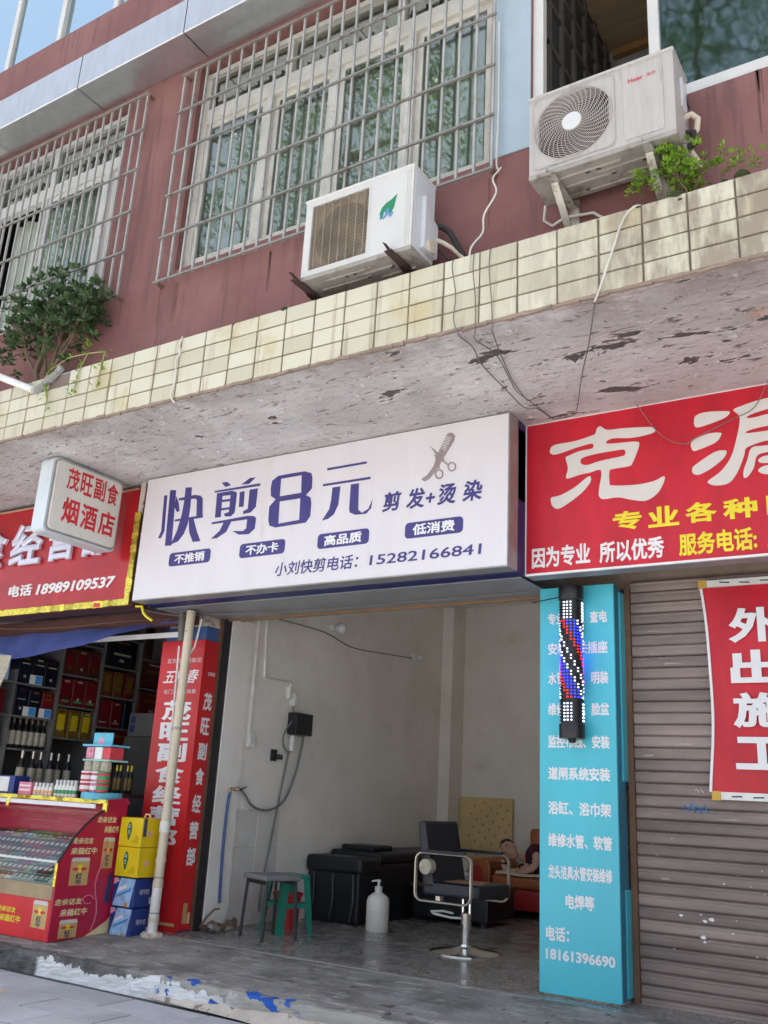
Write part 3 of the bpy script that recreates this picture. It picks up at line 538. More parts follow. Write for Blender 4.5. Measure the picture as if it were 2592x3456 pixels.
# windows
def frame_bar(m, x0, x1, z0, z1, y=4.42, d=.05): m.box(x0, x1, y, y+d, z0, z1)
def window(x0, x1, z0, z1, mulls, tz, upper, fmat, yf=4.43, glass='window_glass', curtain='green_curtain', openp=None, sash=True):
    m = M(); t = .055
    m.box(x0, x1, yf, yf+.06, z0, z0+.07); m.box(x0, x1, yf, yf+.06, z1-t, z1); m.box(x0, x0+t, yf, yf+.06, z0+.07, z1-t); m.box(x1-t, x1, yf, yf+.06, z0+.07, z1-t)
    if tz: m.box(x0+t, x1-t, yf-.004, yf+.062, tz[0], tz[1])
    for a in mulls: m.box(a-.035, a+.035, yf-.002, yf+.058, z0+.07, tz[0] if tz else z1-t)
    for a in upper: m.box(a-.03, a+.03, yf-.002, yf+.058, tz[1], z1-t)
    W = m.make('window', fmat, B, bevel=.004, seg=1)
    def lights(edges, za, zb, sh):
        for k in range(len(edges)-1):
            a, b = edges[k]+.036, edges[k+1]-.036
            if openp is not None and sh and k == openp: continue
            y = yf+.02+(.014 if k % 2 else 0)
            if sh:
                s = M(); q = .042
                s.box(a, b, y, y+.025, za, za+q); s.box(a, b, y, y+.025, zb-q, zb); s.box(a, a+q, y, y+.025, za+q, zb-q); s.box(b-q, b, y, y+.025, za+q, zb-q)
                s.make('sash', fmat, W); a += q; b -= q; c, d = za+q, zb-q
            else: c, d = za, zb
            M().box(a, b, y+.011, y+.016, c, d).make('pane', glass, W)
    lo = tz[0] if tz else z1-t
    lights([x0+t-.036]+list(mulls)+[x1-t+.036], z0+.07, lo, sash)
    if tz: lights([x0+t-.036]+list(upper)+[x1-t+.036], tz[1], z1-t, False)
    if curtain:
        c = M(); n = int((x1-x0)/.025); yb = yf+.22
        for i in range(n+1):
            x = x0+(x1-x0)*i/n; yy = yb+.025*math.sin(i*.9)+.015*math.sin(i*.37); c.v += [(x, yy, z0+.02), (x, yy+.01, lo+.05)]
        c.f = [(2*i, 2*i+2, 2*i+3, 2*i+1) for i in range(n) if not (openp is not None and i > 0 and x0+(x1-x0)*i/n < mulls[0])]
        c.make('curtain', curtain, W, smooth=True)
    return W
window(H2[0], H2[1], 4.9, 6.80, (-4.14, -3.51, -2.845), (6.28, 6.42), (-3.975, -2.95), 'old_white_frame')
window(-8.5, -5.72, 4.9, 6.80, (-7.55, -6.82, -5.955), (6.24, 6.36), (-7.6, -6.75), 'new_white_frame', openp=1)
window(-9.7, -5.1, 8.11, 9.85, (-8.74, -7.885, -7.06, -6.23), None, (), 'new_white_frame', yf=4.40, glass='blue_glass', curtain='net_curtain', sash=False)
# dark flat behind the windows
rm = M(); rm.quad((-9.9,5.4,3.9),(-2.0,5.4,3.9),(-2.0,5.4,10),(-9.9,5.4,10)); rm.quad((-9.9,4.6,6.95),(-2.0,4.6,6.95),(-2.0,5.4,6.95),(-9.9,5.4,6.95)); rm.make('room_wall', 'dark_void', B)
# enclosed balcony at the right: pale sheet, mullions, one glazed light, open light showing the ceiling
BW = M(); yb = 4.37
BW.box(-1.895, -1.825, yb, yb+.06, 4.9, 7.4); BW.box(-1.17, -1.107, yb, yb+.06, 4.97, 7.4); BW.box(-1.825, 1.2, yb-.003, yb+.06, 4.888, 4.968); BW.box(.6, .66, yb, yb+.06, 4.968, 7.4)
BWo = BW.make('window', 'new_white_frame', B, bevel=.004, seg=1)
M().box(-1.107, .6, yb+.028, yb+.034, 4.968, 7.4).make('pane', 'balcony_glass', BWo)
M().box(-2.165, -1.897, YP-.012, YP-.002, 4.885, 6.885).make('sheet_panel', 'pale_panel', B)
bc = M(); bc.quad((-1.9,4.4,6.9),(1.4,4.4,6.9),(1.4,5.9,6.9),(-1.9,5.9,6.9)); bc.make('balcony_ceiling', 'brown_board', B)
bc = M(); bc.quad((-1.9,5.9,4.5),(1.4,5.9,4.5),(1.4,5.9,6.9),(-1.9,5.9,6.9)); bc.quad((1.4,4.4,4.5),(1.4,5.9,4.5),(1.4,5.9,6.9),(1.4,4.4,6.9)); bc.make('balcony_wall', 'grey_concrete', B)
M().box(-1.85, 1.38, 5.84, 5.895, 6.80, 6.86).make('ceiling_batten', 'orange_strip', B)
bc = M().box(-1.93, -1.90, 4.58, 5.9, 4.5, 6.9); bl = bc.make('balcony_side_wall', 'dark_void', B)
lat = M()
for y in (4.62, 4.85, 5.08, 5.31, 5.54, 5.77): lat.box(-1.90, -1.875, y-.02, y+.02, 4.6, 6.88)
for z in (5.0, 5.35, 5.9, 6.25, 6.5, 6.75): lat.box(-1.90, -1.878, 4.6, 5.88, z-.02, z+.02)
lat.make('lattice', 'dark_frame', bl)
# unseen blocks for upper storeys and neighbours, added to keep sun off the front
M().box(-30, 20, 4.36, 14, 10.5, 11.2).make('upper_sun_block', 'pink_render', B)
M().box(-30, -10.002, 4.36, 14, -.05, 10.498).make('side_sun_block', 'pink_render', B)
M().box(1.502, 20, 4.36, 14, -.05, 10.498).make('side_sun_block', 'pink_render', B)
M().box(-10, 1.5, 10.45, 14, -.05, 10.498).make('rear_sun_block', 'pink_render', B)
# ---- ground floor shells
sw = M(); sw.box(-5.60, -5.43, 6.33, 9.88, 0, 3.5); sw.make('shop_side_wall', 'whitewash', B)
M().box(-5.60, -5.44, 9.88, 10.4, 0, 3.5).make('column_back', 'whitewash', B)
M().box(-5.44, -5.285, 9.88, 10.25, -.01, 3.51).make('column', 'whitewash', B)
M().box(-5.43, -2.0, 10.2, 10.4, 0, 3.5).make('shop_back_wall', 'whitewash', B)
M().box(-2.40, -2.2, 6.06, 10.25, 0, 3.5).make('shop_side_wall', 'whitewash', B)
M().box(-5.5, -2.3, 6.1, 10.3, 3.42, 3.49).make('shop_ceiling', 'whitewash', B)
# thick front pier with a ragged plaster edge
pr = M(); n = 40
for i in range(n+1):
    z = 2.52*i/n; e = .012*kn(z, 3)+(.05*max(0, .15-z)/.15)
    pr.v += [(-5.60, 6.05, z), (-5.405, 6.05, z), (-5.405, 6.33-e, z), (-5.44, 6.345-e*.6, z), (-5.60, 6.345, z)]
pr.f = [(i*5+j, i*5+(j+1)%5, (i+1)*5+(j+1)%5, (i+1)*5+j) for i in range(n) for j in range(5)]
pr.make('front_pier', 'whitewash', B)
dt = bpy.data.meshes.new('wall_tile'); bm = bmesh.new(); bmesh.ops.create_cube(bm, size=1)
for v in bm.verts: v.co = (v.co.x*.008, v.co.y*.300, v.co.z*.306)
bmesh.ops.bevel(bm, geom=bm.edges[:], offset=.002, segments=1, affect='EDGES'); bm.to_mesh(dt); bm.free(); dt.materials.append(MATS['white_tile'])
for i in range(2):
    for j in range(3): put('wall_tile', dt, (-5.427, 6.485+.303*i, .155+.309*j), B)
M().box(-10, -5.47, 6.02, 6.14, 2.50, 3.5).make('header_wall', 'grey_concrete', B)
M().box(-5.47, -2.35, 6.02, 6.16, 2.50, 3.5).make('header_wall', 'grey_concrete', B)
M().box(-2.35, 1.5, 6.02, 6.14, 2.50, 3.5).make('header_wall', 'brown_edge', B)
# pier behind the red poster: blue paint, bare broken brick at the top
M().box(-5.94, -5.475, 5.80, 6.03, 0, 2.40).make('pier', 'wall_blue', B)
pb = M()
for k in range(4): pb.obox((-5.70+rng.uniform(-.01,.01), 5.915, 2.42+k*.03), (.46-.02*k, .2-.01*k, .03), (0, 0, rng.uniform(-.05,.05)))
pb.make('broken_pier_head', 'cream_stone', B)
M().box(-2.41, -1.935, 5.785, 6.06, -.05, 2.49).make('pier', 'cream_stone', B, bevel=.01)
# kiosk shell
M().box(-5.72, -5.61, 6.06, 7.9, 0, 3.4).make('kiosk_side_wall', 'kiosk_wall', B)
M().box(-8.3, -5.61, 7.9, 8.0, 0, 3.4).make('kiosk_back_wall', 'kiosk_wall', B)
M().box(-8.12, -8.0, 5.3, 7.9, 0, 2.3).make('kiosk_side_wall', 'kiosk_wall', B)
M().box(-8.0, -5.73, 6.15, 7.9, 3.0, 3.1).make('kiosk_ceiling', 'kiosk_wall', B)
# right-hand unit shell behind the shutter
M().box(-1.9, 1.5, 6.35, 6.45, -.05, 3.4).make('unit_wall', 'dark_void', B)

# ================================================================ WINDOW GRILLES
def grille(label, x0, x1, zs, pitch, y=4.285, left=False):
    root = thing('window_grille', label, 'grille', ((x0+x1)/2, y, zs[0]))
    t = .0082
    vm = {}
    n = round((x1-x0)/pitch)
    bar = bpy.data.meshes.new('bar'); bb = M().box(-t, t, -t, t, 0, zs[-1]-zs[0]+.02); bar.from_pydata(bb.v, [], bb.f); bar.materials.append(MATS['bar_steel'])
    for i in range(n+1):
        x = x0+(x1-x0)*i/n
        o = put('bar', bar, (x, y, zs[0]), root)
        o.rotation_euler = (0, rng.uniform(-.0025,.0025), 0)
    rail = bpy.data.meshes.new('rail'); bb = M().box(-.02, x1-x0+.02, -.008, .008, -.008, .008); rail.from_pydata(bb.v, [], bb.f); rail.materials.append(MATS['grille_steel'])
    for z in zs: put('rail', rail, (x0, y-.0175, z), root)
    for x in (x0, x1):
        for z in (zs[0], zs[-1]): M().box(x-.01, x+.01, y+.012, YP+.005, z-.01, z+.01).make('stay', 'rust', root)
    return root
ZG = (4.76, 5.156, 5.54, 5.945, 6.343, 6.72)
grille('square bar steel grille over the wide window above the white sign', -4.965, -2.125, ZG, .1235)
grille('steel grille over the window at the left edge above the potted shrub', -7.9, -5.405, ZG, .1085)

dp_ = M(); rd_ = random.Random(6)
for q in range(16):
    x = rd_.choice((-4.93, -4.84, -4.4, -3.9, -3.35, -2.95, -2.5, -2.2, -2.13, -5.43, -5.72, -1.8, -.6))+rd_.uniform(-.05,.05); z = 4.88 if x > -2.1 else 4.76; L_ = rd_.uniform(.12, .42); w_ = rd_.uniform(.004, .012)
    dp_.quad((x-w_, YP-.0015, z), (x-w_*.4, YP-.0015, z-L_), (x+w_*.4, YP-.0015, z-L_*1.05), (x+w_, YP-.0015, z))
stuff(dp_.make('rust_drips', 'drip_stain', uw))
# ================================================================ SIGNS
# ---- white barber sign
S = thing('shop_sign', 'long white signboard with navy lettering over the open barber shop', 'signboard', (-4.07, 5.3, 2.5))
face = M().box(-5.728, -2.396, 5.16, 5.175, 2.512, 3.548).make('face_panel', 'white_face', S)
rim = M()
rim.box(-5.735, -2.388, 5.164, 5.30, 2.502, 2.512); rim.box(-5.735, -2.388, 5.164, 5.30, 3.548, 3.556); rim.box(-5.735, -5.728, 5.164, 5.30, 2.512, 3.548); rim.box(-2.396, -2.388, 5.164, 5.30, 2.512, 3.548)
rim.make('rim', 'grey_rim', S, bevel=.003, seg=1)
M().box(-5.72, -2.392, 5.30, 5.43, 2.497, 3.555).make('backing_box', 'blue_box', S)
for x0, x1 in ((-5.72, -4.74), (-4.735, -3.58), (-3.575, -2.42)):
    M().box(x0, x1, 5.432, 6.0, 2.492, 2.50).make('under_panel', 'under_panel', S)
M().box(-2.41, -2.392, 5.30, 5.425, 3.0, 3.5).make('rim_plate', 'under_panel', S)
pl = FY(5.16)
for k in ('kuai', 'jian', 'yuan'):
    m = M()
    for i, p in enumerate(G[k]): m.prism(p, pl, .0, .0012+.0002*i)
    m.make('lettering', 'navy', S)
m = M(); fill(m, G['eight'], pl, .002); m.make('lettering', 'navy', S)
lg = M()
for p in G['comb']: lg.prism(p, pl, 0, .0012)
for i, p in enumerate(G['scis']): lg.prism(p, pl, 0, .0022+.0002*i)
for r in ('ringa', 'ringb'): fill(lg, G[r], pl, .0028)
lo = lg.make('scissors_and_comb_emblem', 'logo_brown', S)
tt = M()
for p in G['combteeth']: tt.prism(p, pl, .0012, .0018)
tt.make('comb_teeth', 'white_face', lo)
for t, (u0, u1) in (('不推销', (-5.366, -4.922)), ('不办卡', (-4.626, -4.188)), ('高品质', (-3.891, -3.448)), ('低消费', (-3.156, -2.712))):
    bd = M(); bd.prism(rbox(u0, 2.759, u1, 2.871, .03), pl, 0, .0015); b_ = bd.make('badge', 'navy', S)
    text(t, (u0+.06, 2.776, u1-.06, 2.856), pl, 'letter_white', b_, bold=.03, w=.0025)
for ch, u0, u1, v0, v1 in (('剪', -3.352, -3.197, 2.972, 3.115), ('发', -3.158, -3.01, 2.968, 3.115), ('+', -3.003, -2.93, 2.995, 3.065), ('烫', -2.913, -2.77, 2.968, 3.115), ('染', -2.724, -2.575, 2.968, 3.112)):
    text(ch, (u0, v0, u1, v1), pl, 'navy', S, bold=.028, shear=.12)
text('小刘快剪电话：', (-4.263, 2.588, -3.525, 2.692), pl, 'navy', S, bold=.014, shear=.12)
text('15282166841', (-3.432, 2.599, -2.572, 2.671), pl, 'navy', S, bold=.014, shear=.05)
M().box(-5.45, -2.42, 5.995, 6.018, 2.478, 2.491).make('edge_strip', 'orange_strip', S)
# ---- red sign at the right
S = thing('shop_sign', 'red signboard with large cream characters beside the white sign', 'signboard', (-.7, 5.45, 2.5))
M().box(-2.385, 1.2, 5.44, 5.455, 2.515, 3.555).make('face_panel', 'sign_red', S)
M().box(-2.392, 1.2, 5.455, 5.57, 2.50, 3.56).make('case', 'under_panel', S)
M().box(-2.392, 1.2, 5.436, 5.46, 2.500, 2.514).make('edge_trim', 'letter_white', S)
M().box(-2.398, -2.386, 5.436, 5.46, 2.514, 3.556).make('edge_trim', 'letter_white', S)
M().box(-2.386, 1.2, 5.437, 5.46, 3.555, 3.561).make('edge_trim', 'letter_white', S)
M().box(-2.384, 1.2, 5.4375, 5.4395, 2.516, 2.725).make('lower_strip', 'sign_red', S)
pl = FY(5.44)
m = M(); fill(m, [catmull(p) for p in G['ke']], pl, .003); m.make('lettering', 'letter_cream', S)
for k in ('keleg', 'yuana', 'yuanb', 'yuanc', 'yuand', 'yuane', 'yuanf', 'yuang'):
    m = M(); fill(m, [catmull(p) for p in G[k]], pl, .003); m.make('lettering', 'letter_cream', S)
for ch, u0, u1, v0, v1 in (('专', -1.80, -1.617, 2.742, 2.865), ('业', -1.577, -1.39, 2.738, 2.868), ('各', -1.353, -1.166, 2.74, 2.868), ('种', -1.133, -.94, 2.738, 2.862), ('防', -.89, -.70, 2.738, 2.862)):
    text(ch, (u0, v0, u1, v1), pl, 'letter_yellow', S, bold=.035, w=.003)
text('因为专业', (-2.345, 2.545, -1.95, 2.685), pl, 'letter_white', S, bold=.03, w=.005)
text('所以优秀', (-1.89, 2.54, -1.484, 2.68), pl, 'letter_white', S, bold=.03, w=.005)
text('服务电话:', (-1.398, 2.54, -.955, 2.68), pl, 'letter_yellow', S, bold=.03, w=.005)
text('1', (-.90, 2.55, -.85, 2.70), pl, 'letter_yellow', S, bold=.03, w=.005, shear=.3)
# ---- red kiosk sign with raised letters
S = thing('shop_sign', 'red kiosk signboard with raised silver letters and gold foil border', 'signboard', (-7, 5.25, 2.5))
M().box(-8.6, -5.875, 5.205, 5.22, 2.545, 3.50).make('face_panel', 'kiosk_red', S)
M().box(-8.6, -5.80, 5.22, 5.40, 2.485, 3.54).make('case', 'wood_dark', S)
fr = M(); n = 46
for i in range(n):
    x = -8.6+(2.79)*i/n; fr.obox((x+.03, 5.198, 2.513), (.062, .012, .056), (rng.uniform(-.25,.25), rng.uniform(-.06,.06), rng.uniform(-.15,.15)))
for i in range(13): fr.obox((-5.836, 5.198, 2.56+.058*i), (.062, .012, .062), (rng.uniform(-.1,.1), 0, rng.uniform(-.25,.25)))
fr.make('gold_border', 'gold_foil', S)
M().box(-8.6, -5.88, 5.196, 5.21, 3.498, 3.512).make('top_trim', 'letter_side', S)
M().box(-6.22, -6.15, 5.188, 5.2, 2.49, 2.535).make('foil_patch', 'bright_red', S)
M().box(-5.868, -5.81, 5.215, 5.235, 3.27, 3.56).make('bare_upright', 'cream_stone', S)
pl = FY(5.205)
for ch, u0, u1 in (('副', -8.45, -8.07), ('食', -7.95, -7.53), ('经', -7.46, -7.02), ('营', -6.93, -6.57), ('部', -6.47, -6.12)):
    q = text(ch, (u0, 2.945, u1, 3.345), pl, 'chrome_letter', S, bold=.03, w=.0, raise_=.045, name='raised_letter')
text('电话', (-7.41, 2.655, -7.085, 2.765), pl, 'letter_white', S, bold=.03, w=.0, raise_=.012)
text('18989109537', (-7.02, 2.652, -6.005, 2.75), pl, 'letter_white', S, bold=.03, w=.0, raise_=.012, shear=.15)
# ---- projecting light box
S = thing('projecting_sign', 'square cream light box with red characters hanging from the canopy', 'light box', (-6.0, 4.77, 2.92))
bx = M(); mp = FX(-6.12); bx.prism(rbox(4.385, 2.92, 5.11, 3.54, .05), mp, 0, .145); bx.make('case', 'lightbox_side', S, smooth=True)
fx = M(); fx.prism(rbox(4.415, 2.95, 5.09, 3.52, .04), FX(-5.975), 0, .018); fx.make('face_panel', 'lightbox_face', S, bevel=.006)
rr_ = M(); rr_.prism(rbox(4.40, 2.935, 5.103, 3.53, .045), FX(-5.976), 0, .006); rr_.make('rim', 'grey_rim', S)
pl = FX(-5.957)
for i, ch in enumerate('茂旺副食'): text(ch, (4.525+.137*i, 3.305, 4.645+.137*i, 3.49), pl, 'letter_red', S, bold=.02)
for i, ch in enumerate('烟酒店'): text(ch, (4.52+.187*i, 3.03, 4.685+.187*i, 3.24), pl, 'letter_red', S, bold=.025)
for y in (4.55, 4.97): M().box(-6.08, -6.02, y-.035, y+.035, 3.541, 3.565).make('hanger', 'lightbox_face', S)
# ---- teal column sign
S = thing('column_sign', 'tall turquoise panel listing repair services on the pillar beside the shutter', 'sign', (-2.17, 5.77, 0))
pn = M(); pn.box(-2.424, -1.915, 5.76, 5.782, .012, 2.488); pn.make('face_panel', 'teal', S, bevel=.002, seg=1)
M().box(-1.934, -1.917, 5.782, 5.93, .02, 2.485).make('side_panel', 'teal_dark', S)
M().box(-1.916, -1.905, 5.86, 5.945, 1.25, 2.45).make('side_flap', 'teal', S); M().box(-1.916, -1.907, 5.86, 5.945, .03, .62).make('side_flap', 'teal', S)
pl = FY(5.76)
rows = [('专业水电、查电', -2.366, -1.958, 2.275), ('安装开关插座', -2.366, -1.958, 2.075), ('水管暗装、明装', -2.366, -1.956, 1.88), ('维修马桶、脸盆', -2.366, -1.955, 1.682),
        ('监控布线、安装', -2.366, -1.957, 1.478), ('道闸系统安装', -2.366, -1.958, 1.282), ('浴缸、浴巾架', -2.366, -1.955, 1.073), ('维修水管、软管', -2.366, -1.956, .88), ('龙头洁具水管安装维修', -2.366, -1.957, .695)]
for t, u0, u1, zc in rows: text(t, (u0, zc-.041, u1, zc+.041), pl, 'letter_white', S, bold=.034)
text('电焊等', (-2.254, .49, -2.072, .575), pl, 'letter_white', S, bold=.034)
text('电话：', (-2.381, .302, -2.232, .385), pl, 'letter_white', S, bold=.034)
text('18161396690', (-2.381, .198, -1.95, .26), pl, 'letter_white', S, bold=.034)
# ---- LED barber pole
S = thing('barber_pole', 'lit LED barber pole with red white and blue spiral on the turquoise panel', 'barber pole', (-2.165, 5.665, 1.49))
cx, cy, rad = -2.168, 5.668, .074
M().cyl((cx, cy, 1.575), (cx, cy, 2.375), rad-.004, 28).make('tube', 'black_plastic', S, smooth=True)
for z0, z1 in ((1.49, 1.58), (2.37, 2.462)): M().cyl((cx, cy, z0), (cx, cy, z1), rad+.007, 28).make('end_cap', 'black_plastic', S, smooth=True, bevel=.004)
M().cyl((cx, cy, 1.465), (cx, cy, 1.49), .02, 12, .03).make('knob', 'black_plastic', S)
for z in (1.53, 2.41): M().box(cx-.03, cx+.03, cy+.05, 5.759, z-.02, z+.02).make('bracket', 'black_plastic', S)
L = {'led_white': M(), 'led_red': M(), 'led_blue': M(), 'mesh_dark': M()}
nc, nr = 20, 38
for r_ in range(nr):
    z = 1.59+.77*(r_+.5)/nr
    for c in range(nc):
        a = 2*math.pi*c/nc; f = r_/nr
        if f > .84 or f < .155: kd = 'led_white' if (c % 7) in (0, 1, 2) else 'mesh_dark'
        elif f > .82 or f < .175: kd = 'mesh_dark'
        else:
            ph = (c/nc*2+f*1.9+.35) % 1.0
            kd = 'mesh_dark' if ph < .16 else 'led_red' if ph < .34 else 'led_blue' if ph < .62 else 'led_white' if ph < .74 else 'mesh_dark' if ph < .86 else 'led_white'
        L[kd].obox((cx+rad*math.cos(a), cy+rad*math.sin(a), z), (.006, .009, .0075), (0, 0, a))
for kd, m in L.items(): stuff(m.make('led_lamps', kd, S))
M().tube([(cx-.07, cy, 2.40), (cx-.15, cy+.03, 2.40), (-2.45, 5.70, 2.385), (-2.50, 5.80, 2.41)], .004).make('lead', 'black_rubber', S)
# ---- red poster wrapped round the left pillar
S = thing('column_sign', 'red wraparound poster board on the pillar behind the drainpipe', 'sign', (-5.7, 5.8, 0))
M().box(-5.946, -5.452, 5.772, 5.795, .0, 2.282).make('face_panel', 'poster_red', S)
M().box(-5.470, -5.45, 5.795, 5.945, .012, 2.278).make('side_panel', 'poster_red', S)
pl = FY(5.772)
for ch, v0, v1 in (('茂', 1.61, 1.775), ('旺', 1.445, 1.595), ('副', 1.275, 1.425), ('食', 1.105, 1.255), ('经', .945, 1.085), ('营', .78, .925), ('部', .615, .755)):
    text(ch, (-5.856, v0, -5.525, v1), pl, 'letter_white', S, bold=.035)
text('五粮春', (-5.89, 1.915, -5.485, 2.035), pl, 'letter_white', S, bold=.01, shear=.3)
text('宜宾五粮液集团', (-5.865, 2.09, -5.475, 2.13), pl, 'letter_cream', S)
text('名门之秀五粮春', (-5.865, 1.83, -5.497, 1.868), pl, 'letter_cream', S)
M().box(-5.94, -5.453, 5.767, 5.772, .045, .066).make('gold_line', 'poster_edge', S)
bt = M(); bt.prism([(-5.90,.10),(-5.80,.10),(-5.80,.38),(-5.825,.44),(-5.825,.5),(-5.875,.5),(-5.875,.44),(-5.90,.38)], pl, 0, .002); bt.make('printed_bottle', 'can_gold', S)
bt = M(); bt.prism([(-5.78,.10),(-5.66,.10),(-5.66,.4),(-5.78,.4)], pl, 0, .002); bt.make('printed_box', 'print_cream', S)
pl = FX(-5.45)
for ch, v0, v1 in (('茂', 1.70, 1.845), ('旺', 1.503, 1.64), ('副', 1.30, 1.437), ('食', 1.10, 1.24), ('经', .89, 1.03), ('营', .685, .82), ('部', .487, .625)):
    text(ch, (5.823, v0, 5.925, v1), pl, 'letter_white', S, bold=.03)
text('五粮春', (5.84, 1.985, 5.93, 2.02), pl, 'letter_white', S, bold=.01)
M().box(-5.4498, -5.448, 5.85, 5.895, .06, .21).make('printed_bottle', 'can_gold', S)
M().box(-5.4498, -5.448, 5.905, 5.93, .06, .14).make('printed_box', 'print_cream', S)
# ---- red banner on the shutter
S = thing('hanging_banner', 'red vinyl banner with white characters hung on the brown shutter', 'banner', (-1, 5.93, 1.17))
bn = M(); n = 14; k = 6
for i in range(n+1):
    z = 2.455-1.245*i/n
    for j in range(k+1):
        u = j/k; x = -1.39+.036*math.sin(math.pi*i/n)*(1-u)*1.1 + .80*u
        bn.v.append((x, 5.93+.012*math.sin(i*.8+u*5)-.02*math.sin(math.pi*i/n), z))
bn.f = [(i*(k+1)+j, (i+1)*(k+1)+j, (i+1)*(k+1)+j+1, i*(k+1)+j+1) for i in range(n) for j in range(k)]
bn.make('sheet', 'sign_red', S, smooth=True)
ed = M()
ed.tube([(bn.v[i*(k+1)][0]-.008, bn.v[i*(k+1)][1]-.001, bn.v[i*(k+1)][2]) for i in range(n+1)], .011, 4); ed.make('edge', 'letter_white', S)
for z, nm in ((2.475, 'top_stick'), (1.19, 'bottom_stick')):
    st = M().box(-1.41+.02*(z < 2), -.58, 5.915, 5.93, z-.022, z+.022).make('stick', 'paper', S)
    M().box(-1.412+.02*(z < 2), -1.36+.02*(z < 2), 5.912, 5.93, z-.026, z+.026).make('tape', 'paper_yellow', st)
    mk = M()
    for q in range(5): mk.obox((-1.25+.12*q, 5.9142, z+rng.uniform(-.006,.006)), (.06, .001, .008), (0, rng.uniform(-.1,.1), 0))
    mk.make('print', 'print_dark', st)
pl = FY(5.895)
for ch, v0, v1 in (('外', 2.09, 2.305), ('出', 1.835, 2.045), ('施', 1.58, 1.79), ('工', 1.343, 1.53)):
    text(ch, (-1.24, v0, -.94, v1), pl, 'letter_white', S, bold=.04)

# ================================================================ ROLLER SHUTTER
S = thing('roller_shutter', 'closed brown metal roller shutter at the right behind the red banner', 'shutter', (-.4, 6.0, -.06))
prof = [(0, 0), (-.006, .004), (-.010, .012), (-.0115, .03), (-.010, .048), (-.0125, .054), (-.0115, .062), (-.004, .066), (.004, .0705), (.008, .0705), (.008, 0)]
n = len(prof); sm = bpy.data.meshes.new('slat')
sm.from_pydata([(0, y, z) for y, z in prof]+[(2.9, y, z) for y, z in prof], [], [(i, (i+1) % n, n+(i+1) % n, n+i) for i in range(n)]+[tuple(range(n-1,-1,-1)), tuple(range(n, 2*n))])
sm.materials.append(MATS['shutter_brown'])
for i in range(36):
    o = put('slat', sm, (-1.865+rng.uniform(-.002,.002), 5.972+rng.uniform(-.0015,.0015), -.035+.0715*i), S); o.rotation_euler = (rng.uniform(-.02,.02), rng.uniform(-.0008,.0008), 0)
M().box(-1.865, 1.05, 5.955, 5.99, -.058, -.037).make('bottom_rail', 'rust', S)
M().box(-1.905, -1.868, 5.945, 6.0, -.05, 2.50).make('guide_rail', 'rust', S)
rs = random.Random(41)
sp = M()
for x, z, w_ in [(-1.615, .506, .016), (-1.479, .487, .018), (-1.49, .40, .022), (-1.485, .375, .012), (-1.325, .437, .010), (-1.50, .52, .008), (-1.44, .50, .02), (-1.36, .70, .008), (-1.2, .33, .009)]+[(rs.uniform(-1.8, -.9), rs.uniform(.2, 1.0), .005) for q in range(14)]:
    a_ = rs.uniform(0, 3); sp.prism([(x+w_*rs.uniform(.5, 1.1)*math.cos(t*.9+a_), z+w_*.55*rs.uniform(.5, 1.1)*math.sin(t*.9+a_)) for t in range(7)], FY(5.9585), 0, .0015)
stuff(sp.make('paint_splash', 'letter_white', S))
sq = M(); sq.tube([(-1.58+.012*t, 5.9565, 1.11+.022*math.sin(t*1.9)+.006*math.sin(t*4.1)) for t in range(14)], .0035, 4); sq.tube([(-1.52+.01*math.cos(t), 5.9565, 1.125+.02*math.sin(t)) for t in range(7)], .003, 4); sq.make('scrawl', 'box_sky', S)
sq = M(); sq.tube([(-1.50+.01*t, 5.9565, 1.215+.012*math.sin(t*2.3)) for t in range(6)], .0025, 4); sq.make('scrawl', 'letter_white', S)
rt_ = M()
for q in range(12):
    x = rs.uniform(-1.86, -.4); z = -.02+.0715*rs.randrange(1, 34)
    rt_.prism([(x, z), (x+rs.uniform(.03,.16), z+.001), (x+rs.uniform(.03,.14), z+rs.uniform(.006,.016)), (x+.01, z+rs.uniform(.004,.012))], FY(5.9595), 0, .0012)
stuff(rt_.make('scuff_mark', 'ac_under', S))
# guide channels of the barber shop shutter
S = tag(M().box(-5.452, -5.418, 5.985, 6.045, 0, 2.49).make('shutter_guide', 'dark_metal'), 'dark steel shutter channel at the left jamb of the barber shop', 'shutter channel')
S = tag(M().box(-5.475, -5.453, 5.95, 6.04, 0, 2.49).make('jamb_board', 'rust'), 'narrow rusty jamb strip between red poster and black channel', 'jamb')
